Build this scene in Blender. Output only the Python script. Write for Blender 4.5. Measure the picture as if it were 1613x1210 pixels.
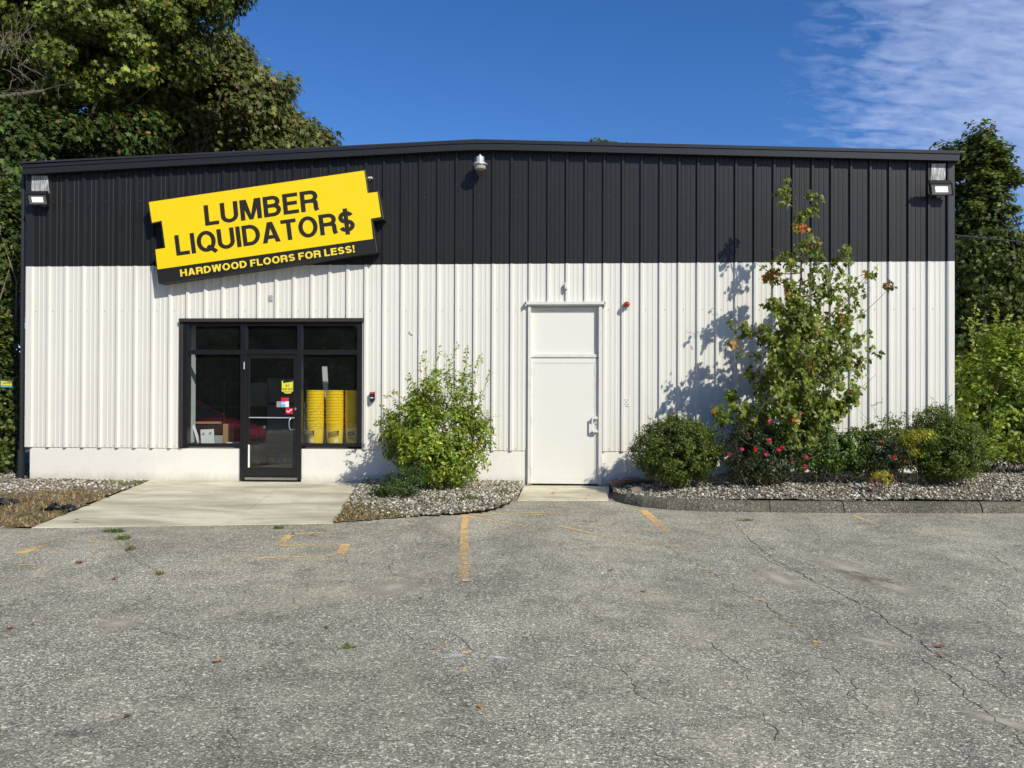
import bpy, math, random
import numpy as np
from mathutils import Vector, Matrix
R = math.radians
sc = bpy.context.scene
for o in list(bpy.data.objects): bpy.data.objects.remove(o)

# ------------------------------------------------------------------ camera, sky, sun, exposure
CX, CD, CH, YAW, PIT, ROL, FPX = 9.137, 13.719, 1.5616, .0595, .00657, .00321, 1310.
def cam_basis():
    c, s = math.cos(YAW), math.sin(YAW)
    r0 = Vector((c, s, 0)); f0 = Vector((-s, c, 0)); z = Vector((0, 0, 1))
    c, s = math.cos(PIT), math.sin(PIT)
    f = c*f0 + s*z; u = -s*f0 + c*z
    c, s = math.cos(ROL), math.sin(ROL)
    return c*r0 + s*u, -s*r0 + c*u, f
CR, CU, CF = cam_basis()
CO = Vector((CX, -CD, CH))
cd = bpy.data.cameras.new('camera'); cam = bpy.data.objects.new('camera', cd)
sc.collection.objects.link(cam); sc.camera = cam
cam.matrix_world = Matrix(((CR.x, CU.x, -CF.x, CO.x), (CR.y, CU.y, -CF.y, CO.y), (CR.z, CU.z, -CF.z, CO.z), (0, 0, 0, 1)))
cd.sensor_width = 36; cd.lens = 36*FPX/1613; cd.clip_start = .05; cd.clip_end = 2000

SUN = Vector((.80, -1.0, .90)).normalized()           # towards the sun
el = math.asin(SUN.z); az = math.atan2(SUN.x, SUN.y)
w = bpy.data.worlds.new('World'); sc.world = w; w.use_nodes = True
nt = w.node_tree; nt.nodes.clear()
def N(nt, t, **k):
    n = nt.nodes.new(t)
    for a, b in k.items():
        if a.startswith('i_'):
            n.inputs[int(a[2:]) if a[2:].isdigit() else a[2:].replace('_', ' ')].default_value = b
        else: setattr(n, a, b)
    return n
def L(nt, a, b): nt.links.new(a, b)
def ramp(nt, fac, stops, interp='LINEAR'):
    r = N(nt, 'ShaderNodeValToRGB'); r.color_ramp.interpolation = interp
    e = r.color_ramp.elements
    while len(e) < len(stops): e.new(.5)
    for i, (p, c) in enumerate(stops):
        e[i].position = p
        e[i].color = (c, c, c, 1) if isinstance(c, (int, float)) else (*c, 1)
    L(nt, fac, r.inputs[0]); return r.outputs[0]
def mth(nt, op, a, b=None, clamp=False):
    m = N(nt, 'ShaderNodeMath', operation=op, use_clamp=clamp)
    for i, v in enumerate((a, b)):
        if v is None: continue
        if isinstance(v, (int, float)): m.inputs[i].default_value = v
        else: L(nt, v, m.inputs[i])
    return m.outputs[0]
def mix(nt, fac, a, b, blend='MIX'):
    m = N(nt, 'ShaderNodeMixRGB', blend_type=blend)
    for i, v in enumerate((fac, a, b)):
        if isinstance(v, (int, float)): m.inputs[i].default_value = v if i == 0 else (v, v, v, 1)
        elif isinstance(v, tuple): m.inputs[i].default_value = (*v, 1) if len(v) == 3 else v
        else: L(nt, v, m.inputs[i])
    return m.outputs[0]
def noise(nt, vec, scale, detail=4, rough=.5, dist=0):
    n = N(nt, 'ShaderNodeTexNoise'); n.inputs['Scale'].default_value = scale
    n.inputs['Detail'].default_value = detail; n.inputs['Roughness'].default_value = rough
    n.inputs['Distortion'].default_value = dist
    if vec is not None: L(nt, vec, n.inputs['Vector'])
    return n.outputs['Fac']
def mapping(nt, vec, scale=(1, 1, 1), loc=(0, 0, 0), rot=(0, 0, 0)):
    m = N(nt, 'ShaderNodeMapping'); m.inputs['Scale'].default_value = scale
    m.inputs['Location'].default_value = loc; m.inputs['Rotation'].default_value = rot
    L(nt, vec, m.inputs['Vector']); return m.outputs[0]

sky = N(nt, 'ShaderNodeTexSky', sky_type='NISHITA', sun_disc=False, sun_elevation=el, sun_rotation=az)
sky.altitude = 300; sky.air_density = 1.0; sky.dust_density = .25; sky.ozone_density = 3.5
hsv = N(nt, 'ShaderNodeHueSaturation'); hsv.inputs['Saturation'].default_value = 1.16; hsv.inputs['Hue'].default_value = .5
hsv.inputs['Value'].default_value = .95
L(nt, mix(nt, 1., sky.outputs[0], (1.04, 1.12, 1.40), 'MULTIPLY'), hsv.inputs['Color'])
tc = N(nt, 'ShaderNodeTexCoord')
sx = N(nt, 'ShaderNodeSeparateXYZ'); L(nt, tc.outputs['Generated'], sx.inputs[0])
zz = mth(nt, 'ADD', mth(nt, 'MAXIMUM', sx.outputs['Z'], 0.0), .35)
cxy = N(nt, 'ShaderNodeCombineXYZ')
L(nt, mth(nt, 'DIVIDE', sx.outputs['X'], zz), cxy.inputs[0]); L(nt, mth(nt, 'DIVIDE', sx.outputs['Y'], zz), cxy.inputs[1])
cl = cxy.outputs[0]
# high altocumulus sheet: rippled rolls, thick on the right, gone on the left
n1 = noise(nt, mapping(nt, cl, (9, 21, 1), rot=(0, 0, R(-14))), 2.0, 4, .5, .5)
n2 = noise(nt, cl, 3.2, 4, .55)
n3 = noise(nt, mapping(nt, cl, (1, 1, 1), loc=(3, 1, 0)), 26, 4, .6)
cov = mth(nt, 'MULTIPLY', ramp(nt, sx.outputs['X'], [(.20, 0.), (.50, 1.)]), .62)
den = mth(nt, 'ADD', mth(nt, 'ADD', mth(nt, 'MULTIPLY', n1, .85), mth(nt, 'MULTIPLY', n3, .30)), mth(nt, 'MULTIPLY', n2, .45))
den = mth(nt, 'ADD', den, mth(nt, 'SUBTRACT', cov, .50))
cm = ramp(nt, den, [(.42, 0.), (.62, .5), (.92, 1.)])
xm = mth(nt, 'MULTIPLY', ramp(nt, sx.outputs['X'], [(.21, 0.), (.33, 1.)]), ramp(nt, sx.outputs['Z'], [(.15, 0.), (.27, 1.)]))
cm = mth(nt, 'MULTIPLY', mth(nt, 'MULTIPLY', cm, xm), .60)
skyc = mix(nt, cm, hsv.outputs[0], (6.0, 7.2, 10.2))
bg = N(nt, 'ShaderNodeBackground'); bg.inputs['Strength'].default_value = .095
L(nt, skyc, bg.inputs['Color'])
wo = N(nt, 'ShaderNodeOutputWorld'); L(nt, bg.outputs[0], wo.inputs[0])

sd = bpy.data.lights.new('sun', 'SUN'); sd.energy = 4.6; sd.angle = R(.5); sd.color = (1, .95, .82)
so = bpy.data.objects.new('sun', sd); sc.collection.objects.link(so)
so.rotation_euler = SUN.to_track_quat('Z', 'Y').to_euler(); so.location = (20, -20, 20)
sc.view_settings.view_transform = 'Standard'; sc.view_settings.look = 'None'
sc.view_settings.exposure = 0.0; sc.view_settings.gamma = 1.0
sc.render.engine = 'CYCLES'
sc.cycles.transparent_max_bounces = 16; sc.cycles.max_bounces = 8

# ------------------------------------------------------------------ pixel -> world (calibrated camera), all results are real 3D points
def ray(px, py):
    return (CF*FPX + CR*(px-806.5) - CU*(py-605)).normalized()
def W(px, py, Y=0.):
    d = ray(px, py); t = (Y-CO.y)/d.y; p = CO + d*t; return Vector((p.x, p.y, p.z))
def G(px, py, z=-.10):
    d = ray(px, py); t = (z-CO.z)/d.z; return CO + d*t
def WX(px, py=605, Y=0.): return W(px, py, Y).x
def WZ(px, py, Y=0.): return W(px, py, Y).z

# ------------------------------------------------------------------ helpers
def tag(o, label=None, cat=None, group=None, kind=None):
    if label: o['label'] = label
    if cat: o['category'] = cat
    if group: o['group'] = group
    if kind: o['kind'] = kind
    return o
def empty(name, loc=(0, 0, 0), label=None, cat=None, group=None):
    o = bpy.data.objects.new(name, None); sc.collection.objects.link(o); o.location = loc
    o.empty_display_size = .1
    return tag(o, label, cat, group)
def attach(o, parent):
    if parent is None: return
    o.parent = parent
    o.matrix_parent_inverse = Matrix.Translation(-parent.location) if parent.type == 'EMPTY' else Matrix.Identity(4)
def link(me, name, mats, parent=None):
    o = bpy.data.objects.new(name, me); sc.collection.objects.link(o)
    for m in (mats if isinstance(mats, (list, tuple)) else [mats]): me.materials.append(m)
    attach(o, parent)
    return o
class MB:
    def __init__(s): s.v = []; s.f = []; s.m = []
    def add(s, vs, fs, mi=0):
        b = len(s.v); s.v += [tuple(v) for v in vs]; s.f += [tuple(i+b for i in f) for f in fs]; s.m += [mi]*len(fs); return s
    def box(s, x0, x1, y0, y1, z0, z1, mi=0, M=None):
        if x0 > x1: x0, x1 = x1, x0
        if y0 > y1: y0, y1 = y1, y0
        if z0 > z1: z0, z1 = z1, z0
        vs = [(x, y, z) for z in (z0, z1) for y in (y0, y1) for x in (x0, x1)]
        if M is not None: vs = [M @ Vector(v) for v in vs]
        return s.add(vs, [(0, 2, 3, 1), (4, 5, 7, 6), (0, 1, 5, 4), (2, 6, 7, 3), (0, 4, 6, 2), (1, 3, 7, 5)], mi)
    def tube(s, pts, rad, n=6, mi=0, cap=True):
        pts = [Vector(p) for p in pts]
        if isinstance(rad, (int, float)): rad = [rad]*len(pts)
        rings = []; up = None
        for i, p in enumerate(pts):
            d = (pts[min(i+1, len(pts)-1)] - pts[max(i-1, 0)])
            d = d.normalized() if d.length > 1e-9 else Vector((0, 0, 1))
            a = d.cross(Vector((0, 0, 1)) if abs(d.z) < .9 else Vector((1, 0, 0))).normalized()
            if up is not None:
                a2 = up - d*up.dot(d)
                if a2.length > .1: a = a2.normalized()
            up = a; b = d.cross(a)
            rings.append([p + (a*math.cos(2*math.pi*k/n) + b*math.sin(2*math.pi*k/n))*rad[i] for k in range(n)])
        vs = [v for r in rings for v in r]; fs = []
        for i in range(len(pts)-1):
            for k in range(n):
                fs.append((i*n+k, i*n+(k+1) % n, (i+1)*n+(k+1) % n, (i+1)*n+k))
        if cap: fs.append(tuple(range(n-1, -1, -1))); fs.append(tuple((len(pts)-1)*n+k for k in range(n)))
        return s.add(vs, fs, mi)
    def lathe(s, prof, c=(0, 0, 0), n=24, mi=0, M=None):
        vs = []; fs = []
        for r, z in prof:
            for k in range(n):
                a = 2*math.pi*k/n; v = Vector((r*math.cos(a), r*math.sin(a), z))
                if M is not None: v = M @ v
                vs.append(v + Vector(c))
        for i in range(len(prof)-1):
            for k in range(n): fs.append((i*n+k, i*n+(k+1) % n, (i+1)*n+(k+1) % n, (i+1)*n+k))
        if prof[0][0] > 1e-4: fs.append(tuple(range(n-1, -1, -1)))
        if prof[-1][0] > 1e-4: fs.append(tuple((len(prof)-1)*n+k for k in range(n)))
        return s.add(vs, fs, mi)
    def prism(s, poly, y0, y1, mi=0):          # poly: (x, z) outline in the wall plane
        n = len(poly)
        vs = [(x, y0, z) for x, z in poly] + [(x, y1, z) for x, z in poly]
        fs = [tuple(range(n)), tuple(range(2*n-1, n-1, -1))] + [(i, i+n, (i+1) % n+n, (i+1) % n) for i in range(n)]
        return s.add(vs, fs, mi)
    def build(s, name, mat, parent=None, smooth=False, bevel=0, fix=True):
        me = bpy.data.meshes.new(name); me.from_pydata(s.v, [], s.f); me.update()
        for p, mi in zip(me.polygons, s.m): p.material_index = mi; p.use_smooth = smooth
        if fix:
            import bmesh
            bm = bmesh.new(); bm.from_mesh(me); bmesh.ops.recalc_face_normals(bm, faces=bm.faces); bm.to_mesh(me); bm.free()
        o = link(me, name, mat, parent)
        if smooth:
            try: me.set_sharp_from_angle(angle=R(40))
            except Exception: pass
        if bevel:
            b = o.modifiers.new('bevel', 'BEVEL'); b.width = bevel; b.segments = 2; b.limit_method = 'ANGLE'; b.angle_limit = R(40)
        return o
def mesh_np(name, V, F, col=None, mat=None, parent=None, smooth=False):
    V = np.ascontiguousarray(V, dtype=np.float32); F = np.ascontiguousarray(F, dtype=np.int32)
    me = bpy.data.meshes.new(name); k = F.shape[1]
    me.vertices.add(len(V)); me.vertices.foreach_set('co', V.ravel())
    me.loops.add(F.size); me.loops.foreach_set('vertex_index', F.ravel())
    me.polygons.add(len(F)); me.polygons.foreach_set('loop_start', np.arange(0, F.size, k, dtype=np.int32))
    try: me.polygons.foreach_set('loop_total', np.full(len(F), k, dtype=np.int32))
    except Exception: pass
    if col is not None:
        a = me.attributes.new('Col', 'FLOAT_COLOR', 'POINT')
        a.data.foreach_set('color', np.concatenate([col, np.ones((len(col), 1))], 1).astype(np.float32).ravel())
    me.update(calc_edges=True); me.validate()
    if smooth: me.polygons.foreach_set('use_smooth', np.ones(len(F), dtype=bool))
    return link(me, name, mat, parent)

# ------------------------------------------------------------------ materials
def base(name):
    m = bpy.data.materials.new(name); m.use_nodes = True; nt = m.node_tree
    b = nt.nodes['Principled BSDF']; tc = N(nt, 'ShaderNodeTexCoord')
    return m, nt, b, tc.outputs['Object']
def geo(nt): return N(nt, 'ShaderNodeNewGeometry').outputs['Position']
def mat(name, col, rough=.5, metal=0, var=.12, vs=3., bump=0., bs=60., stretch=(1, 1, 1), spec=.5, dirt=None, dirt_s=2., dirt_amt=.5):
    m, nt, b, oc = base(name); p = mapping(nt, geo(nt), stretch)
    n = noise(nt, p, vs, 5, .6)
    c = mix(nt, n, tuple(x*(1-var) for x in col), tuple(min(1, x*(1+var)) for x in col))
    if dirt:
        d = ramp(nt, noise(nt, p, dirt_s, 8, .65), [(.52, 0.), (.72, dirt_amt)])
        c = mix(nt, d, c, dirt)
    L(nt, c, b.inputs['Base Color'])
    b.inputs['Roughness'].default_value = rough; b.inputs['Metallic'].default_value = metal
    b.inputs['Specular IOR Level'].default_value = spec
    if bump:
        bp = N(nt, 'ShaderNodeBump'); bp.inputs['Strength'].default_value = bump; bp.inputs['Distance'].default_value = .01
        L(nt, noise(nt, geo(nt), bs, 5, .6), bp.inputs['Height']); L(nt, bp.outputs[0], b.inputs['Normal'])
    return m
def glass_mat(name, tint=(.955, .97, .965)):
    m, nt, b, oc = base(name); nt.nodes.remove(b)
    tr = N(nt, 'ShaderNodeBsdfTransparent'); tr.inputs[0].default_value = (*tint, 1)
    gl = N(nt, 'ShaderNodeBsdfGlossy'); gl.inputs['Roughness'].default_value = .005
    gn = N(nt, 'ShaderNodeNewGeometry'); dt = N(nt, 'ShaderNodeVectorMath', operation='DOT_PRODUCT'); L(nt, gn.outputs['Normal'], dt.inputs[0]); L(nt, gn.outputs['Incoming'], dt.inputs[1])
    sch = mth(nt, 'ADD', mth(nt, 'MULTIPLY', mth(nt, 'POWER', mth(nt, 'SUBTRACT', 1., mth(nt, 'ABSOLUTE', dt.outputs['Value'])), 5.), .92), .082)
    dust = noise(nt, geo(nt), 3, 5, .6)
    ms = N(nt, 'ShaderNodeMixShader'); L(nt, sch, ms.inputs[0]); L(nt, tr.outputs[0], ms.inputs[1]); L(nt, gl.outputs[0], ms.inputs[2])
    df = N(nt, 'ShaderNodeBsdfDiffuse'); df.inputs[0].default_value = (.5, .55, .55, 1)
    m2 = N(nt, 'ShaderNodeMixShader'); L(nt, mth(nt, 'MULTIPLY', dust, .012), m2.inputs[0]); L(nt, ms.outputs[0], m2.inputs[1]); L(nt, df.outputs[0], m2.inputs[2])
    L(nt, m2.outputs[0], nt.nodes['Material Output'].inputs[0])
    return m
def leaf_mat(name, trans=.35, rough=.45, spec=.35):
    m, nt, b, oc = base(name)
    a = N(nt, 'ShaderNodeAttribute'); a.attribute_name = 'Col'
    L(nt, a.outputs['Color'], b.inputs['Base Color']); b.inputs['Roughness'].default_value = rough
    b.inputs['Specular IOR Level'].default_value = spec
    t = N(nt, 'ShaderNodeBsdfTranslucent')
    L(nt, mix(nt, 1., a.outputs['Color'], (1.25, 1.15, .45), 'MULTIPLY'), t.inputs[0])
    ms = N(nt, 'ShaderNodeMixShader'); ms.inputs[0].default_value = trans
    L(nt, b.outputs[0], ms.inputs[1]); L(nt, t.outputs[0], ms.inputs[2]); L(nt, ms.outputs[0], nt.nodes['Material Output'].inputs[0])
    return m
def attr_mat(name, rough=.85, bump=.4, bs=150):
    m, nt, b, oc = base(name)
    a = N(nt, 'ShaderNodeAttribute'); a.attribute_name = 'Col'
    n = noise(nt, geo(nt), bs, 4, .6)
    L(nt, mix(nt, 1., a.outputs['Color'], ramp(nt, n, [(.3, .7), (.7, 1.15)]), 'MULTIPLY'), b.inputs['Base Color'])
    b.inputs['Roughness'].default_value = rough; b.inputs['Specular IOR Level'].default_value = .25
    bp = N(nt, 'ShaderNodeBump'); bp.inputs['Strength'].default_value = bump; bp.inputs['Distance'].default_value = .005
    L(nt, n, bp.inputs['Height']); L(nt, bp.outputs[0], b.inputs['Normal'])
    return m

def siding_mat(name, col, streak, rough, wear):
    m, nt, b, oc = base(name); g = geo(nt)
    s1 = noise(nt, mapping(nt, g, (9, 1, .35)), 2.2, 6, .65)
    s2 = noise(nt, g, 1.3, 4, .5)
    s3 = noise(nt, mapping(nt, g, (1, 1, .5)), 38, 4, .7)
    # each panel sheet (3 ft) has its own slight tone
    sp = N(nt, 'ShaderNodeSeparateXYZ'); L(nt, g, sp.inputs[0])
    wn = N(nt, 'ShaderNodeTexWhiteNoise', noise_dimensions='1D'); L(nt, mth(nt, 'FLOOR', mth(nt, 'DIVIDE', mth(nt, 'SUBTRACT', sp.outputs[0], .3536), .9144)), wn.inputs['W'])
    f = mth(nt, 'ADD', mth(nt, 'MULTIPLY', s1, .5), mth(nt, 'MULTIPLY', s2, .5))
    f = mth(nt, 'ADD', f, mth(nt, 'MULTIPLY', wn.outputs['Value'], .12))
    c = mix(nt, ramp(nt, f, [(.35, 0.), (.72, 1.)]), tuple(x*streak for x in col), col)
    c = mix(nt, ramp(nt, s3, [(.66, 0.), (.78, wear[3])]), c, wear[:3])
    L(nt, c, b.inputs['Base Color']); b.inputs['Roughness'].default_value = rough; b.inputs['Specular IOR Level'].default_value = .4
    bp = N(nt, 'ShaderNodeBump'); bp.inputs['Strength'].default_value = .12; bp.inputs['Distance'].default_value = .01
    L(nt, noise(nt, mapping(nt, g, (1, 1, .3)), 9, 3, .5), bp.inputs['Height']); L(nt, bp.outputs[0], b.inputs['Normal'])
    return m
M_white = siding_mat('white_painted_siding', (.71, .69, .63), .93, .42, (.60, .57, .52, .35))
M_black = siding_mat('black_painted_siding', (.0185, .0180, .0170), .72, .38, (.03, .031, .033, .5))
M_trim = mat('black_trim_paint', (.02, .021, .023), .38, var=.15, vs=4, bump=.05)
M_screw = mat('screw_heads', (.16, .14, .12), .5)
M_found = mat('painted_foundation', (.76, .735, .67), .6, var=.05, vs=1.6, bump=.25, bs=18, dirt=(.60, .55, .47), dirt_s=3.2, dirt_amt=.35)
nt_ = M_found.node_tree; b_ = nt_.nodes['Principled BSDF']; src = b_.inputs['Base Color'].links[0].from_socket
g_ = geo(nt_); sp_z = N(nt_, 'ShaderNodeSeparateXYZ'); L(nt_, g_, sp_z.inputs[0])
spl = mth(nt_, 'MULTIPLY', ramp(nt_, mth(nt_, 'ADD', sp_z.outputs[2], mth(nt_, 'MULTIPLY', noise(nt_, mapping(nt_, g_, (1, 1, .6)), 7, 6, .7), .22)), [(.10, 1.), (.26, 0.)]), .55)
L(nt_, mix(nt_, spl, src, (.42, .36, .27)), b_.inputs['Base Color'])
M_whitep = mat('white_door_paint', (.73, .715, .655), .36, var=.025, vs=1.2, bump=.03, bs=20)
M_whitef = mat('white_frame_paint', (.68, .67, .63), .45, var=.06, vs=6, dirt=(.45, .38, .28), dirt_s=5, dirt_amt=.4)
M_alu = mat('dark_anodised_frame', (.012, .012, .014), .32, var=.25, vs=5)
M_brown = mat('dark_bronze_trim', (.045, .036, .030), .4, var=.2, vs=5)
M_glass = glass_mat('window_glass')
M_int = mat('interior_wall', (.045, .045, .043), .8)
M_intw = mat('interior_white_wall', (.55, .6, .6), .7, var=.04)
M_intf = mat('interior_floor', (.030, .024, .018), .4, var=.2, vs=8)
M_roof = mat('roof_metal', (.03, .03, .033), .45)
M_yel = mat('sign_yellow', (.88, .63, .004), .4, var=.02, vs=2)
M_blk = mat('sign_black', (.018, .017, .015), .38, var=.15)
M_letk = mat('sign_letter_black', (.022, .016, .011), .45)
M_lety = mat('sign_letter_yellow', (.86, .66, .05), .4)
M_galv = mat('galvanised_metal', (.52, .54, .55), .4, metal=.35, var=.15, vs=14, dirt=(.3, .3, .28), dirt_s=9)
M_lampw = mat('lamp_lens_white', (.78, .80, .80), .25, var=.03)
M_lens = mat('lamp_lens_grey', (.50, .52, .51), .2, var=.1)
M_led = mat('lit_led_panel', (.8, .8, .8), .3, var=.01)
M_led.node_tree.nodes['Principled BSDF'].inputs['Emission Color'].default_value = (.95, 1, .97, 1); M_led.node_tree.nodes['Principled BSDF'].inputs['Emission Strength'].default_value = 1.1
M_lampg = mat('lamp_bowl_plastic', (.36, .36, .30), .3, var=.2, vs=9)
M_dark = mat('dark_housing', (.018, .018, .019), .45)
M_red = mat('red_plastic', (.45, .01, .015), .25)
M_steel = mat('brushed_steel', (.55, .55, .55), .3, metal=1)
M_grey = mat('grey_plate', (.35, .36, .36), .5)
M_pail = mat('yellow_pail_plastic', (.90, .62, .01), .3, var=.03)
M_paper = mat('white_paper', (.75, .77, .76), .6, var=.04)
M_card = mat('cardboard', (.36, .22, .10), .8, var=.12, vs=9)
M_bark = mat('bark', (.085, .068, .05), .9, var=.35, vs=12, bump=.8, bs=30, stretch=(1, 1, .35))
M_twig = mat('grey_twigs', (.15, .12, .09), .85, var=.3, vs=20)
M_redtwig = mat('reddish_twigs', (.20, .10, .07), .8, var=.3, vs=20)
M_leafbig = leaf_mat('tree_leaves', .32, .5, .3)
M_leaf = leaf_mat('shrub_leaves', .42, .42, .4)
M_petal = leaf_mat('petals', .3, .6, .2)
M_stone = attr_mat('gravel_stones', .8, .4, 120)
M_dirtm = mat('bed_soil', (.15, .115, .08), .95, var=.35, vs=9, bump=.8, bs=70)
M_conc = None
def concrete():
    m, nt, b, oc = base('pad_concrete'); g = geo(nt)
    big = noise(nt, mapping(nt, g, (.5, 1.3, 1)), 1.5, 6, .6, .4); fine = noise(nt, g, 160, 3, .7); mid = noise(nt, g, 12, 5, .7)
    c = mix(nt, ramp(nt, big, [(.36, 0.), (.62, 1.)]), (.41, .37, .265), (.70, .65, .48))
    st_ = ramp(nt, noise(nt, mapping(nt, g, (.7, 1.6, 1), loc=(4, 1, 0), rot=(0, 0, R(18))), 2.3, 7, .68, .6), [(.54, 0.), (.70, .55)])
    c = mix(nt, st_, c, (.33, .29, .21))
    c = mix(nt, ramp(nt, mid, [(.55, 0.), (.75, .35)]), c, (.42, .38, .28))
    c = mix(nt, 1., c, ramp(nt, fine, [(.3, .86), (.7, 1.1)]), 'MULTIPLY')
    L(nt, c, b.inputs['Base Color']); b.inputs['Roughness'].default_value = .85; b.inputs['Specular IOR Level'].default_value = .2
    bp = N(nt, 'ShaderNodeBump'); bp.inputs['Strength'].default_value = .25; bp.inputs['Distance'].default_value = .004
    L(nt, fine, bp.inputs['Height']); L(nt, bp.outputs[0], b.inputs['Normal'])
    return m
M_conc = concrete()
def asphalt(name, dark=1., curb=False):
    m, nt, b, oc = base(name); g = geo(nt)
    wv = N(nt, 'ShaderNodeTexVoronoi'); wv.inputs['Scale'].default_value = 96; L(nt, g, wv.inputs['Vector'])
    v2 = N(nt, 'ShaderNodeTexVoronoi'); v2.inputs['Scale'].default_value = 210; L(nt, g, v2.inputs['Vector'])
    sc_ = N(nt, 'ShaderNodeSeparateColor'); L(nt, wv.outputs['Color'], sc_.inputs[0])
    sc2 = N(nt, 'ShaderNodeSeparateColor'); L(nt, v2.outputs['Color'], sc2.inputs[0])
    st = ramp(nt, sc_.outputs[0], [(0., (.07, .07, .068)), (.34, (.14, .138, .13)), (.60, (.25, .24, .22)), (.80, (.50, .48, .43)), (1., (.86, .83, .74))])
    st2 = ramp(nt, sc2.outputs[0], [(0., (.07, .072, .075)), (.5, (.18, .175, .165)), (.85, (.36, .35, .32)), (1., (.6, .58, .52))])
    big = noise(nt, g, .55, 6, .62, .6); mid = noise(nt, g, 3.2, 6, .65)
    c = mix(nt, ramp(nt, noise(nt, g, 30, 3, .6), [(.4, 0.), (.6, 1.)]), st, st2)
    edge = ramp(nt, wv.outputs['Distance'], [(.0, 1.), (.55, .92), (.95, .5)])
    c = mix(nt, 1., c, edge, 'MULTIPLY')
    # worn, fine-filled areas: the grain fades into pale dust
    fill = ramp(nt, mth(nt, 'ADD', mth(nt, 'MULTIPLY', big, .6), mth(nt, 'MULTIPLY', mid, .4)), [(.48, .0), (.68, .5)])
    c = mix(nt, fill, c, (.30, .28, .24))
    tone = ramp(nt, mth(nt, 'ADD', mth(nt, 'MULTIPLY', mid, .5), mth(nt, 'MULTIPLY', noise(nt, mapping(nt, g, (1, .55, 1), rot=(0, 0, R(-32))), 1.1, 5, .6), .5)), [(.34, .70), (.5, 1.0), (.66, 1.24)])
    c = mix(nt, 1., c, tone, 'MULTIPLY')
    lane = ramp(nt, noise(nt, mapping(nt, g, (.42, .16, 1), rot=(0, 0, R(-38))), 1.6, 4, .55, .3), [(.40, .86), (.56, 1.05)])
    c = mix(nt, 1., c, lane, 'MULTIPLY')
    oil = ramp(nt, noise(nt, mapping(nt, g, (1, 1, 1), loc=(9, 2, 0)), 1.9, 5, .62, .8), [(.62, 0.), (.74, .45)])
    c = mix(nt, oil, c, (.11, .105, .10))
    if not curb:
        # hairline crack network
        dv = N(nt, 'ShaderNodeVectorMath', operation='MULTIPLY_ADD'); nn = N(nt, 'ShaderNodeTexNoise'); nn.inputs['Scale'].default_value = 2.4; nn.inputs['Detail'].default_value = 7; nn.inputs['Roughness'].default_value = .7
        L(nt, g, nn.inputs['Vector']); L(nt, nn.outputs['Color'], dv.inputs[0]); dv.inputs[1].default_value = (.75, .75, 0); L(nt, mapping(nt, g, (.95, .62, 1), rot=(0, 0, R(35))), dv.inputs[2])
        for s, wd, msk in ((1.0, .010, .50), (2.3, .011, .56)):
            ve = N(nt, 'ShaderNodeTexVoronoi', feature='DISTANCE_TO_EDGE'); ve.inputs['Scale'].default_value = s; L(nt, dv.outputs[0], ve.inputs['Vector'])
            k = ramp(nt, ve.outputs['Distance'], [(0., 1.), (wd, 0.)])
            mk = ramp(nt, noise(nt, mapping(nt, g, (1, 1, 1), loc=(s*7, 3, 0)), .8, 4, .6), [(msk, 0.), (msk+.08, .75)])
            c = mix(nt, mth(nt, 'MULTIPLY', k, mk), c, (.05, .05, .045))
    c = mix(nt, 1., c, (dark*1.045, dark*1.0, dark*.845), 'MULTIPLY')
    L(nt, c, b.inputs['Base Color']); b.inputs['Roughness'].default_value = .85; b.inputs['Specular IOR Level'].default_value = .25
    bp = N(nt, 'ShaderNodeBump'); bp.inputs['Strength'].default_value = .55; bp.inputs['Distance'].default_value = .004
    h = mth(nt, 'SUBTRACT', sc_.outputs[0], mth(nt, 'MULTIPLY', wv.outputs['Distance'], 1.2))
    L(nt, h, bp.inputs['Height']); L(nt, bp.outputs[0], b.inputs['Normal'])
    return m
M_asph = asphalt('worn_asphalt', 1.44)
M_curb = asphalt('curb_asphalt', .52, True)
def worn_mat(name, col, lo, hi, scale=14, rough=.8, grain=90):
    m, nt, b, oc = base(name); g = geo(nt)
    n = mth(nt, 'ADD', mth(nt, 'MULTIPLY', noise(nt, g, scale, 6, .7), .55), mth(nt, 'MULTIPLY', noise(nt, g, grain, 3, .6), .45))
    L(nt, mix(nt, noise(nt, g, 30, 3), tuple(x*.85 for x in col), col), b.inputs['Base Color']); b.inputs['Roughness'].default_value = rough
    a = N(nt, 'ShaderNodeAttribute'); a.attribute_name = 'Col'
    fade = N(nt, 'ShaderNodeSeparateColor'); L(nt, a.outputs['Color'], fade.inputs[0])
    al = ramp(nt, mth(nt, 'SUBTRACT', mth(nt, 'ADD', n, fade.outputs[0]), 1.), [(lo, 0.), (hi, 1.)])
    L(nt, al, b.inputs['Alpha'])
    return m
M_paint = worn_mat('worn_orange_paint', (.90, .58, .23), .36, .54)
M_wpaint = worn_mat('white_scuff', (.75, .75, .75), .46, .60)
M_sand = worn_mat('sand_dust', (.47, .425, .325), .0, .42, 2.6, .95, 40)
M_crack = worn_mat('crack_void', (.070, .064, .055), .33, .46, 4.5, 1., 40)
M_ground = mat('woodland_floor', (.10, .085, .05), .95, var=.5, vs=2, bump=.5, bs=30)

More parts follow.
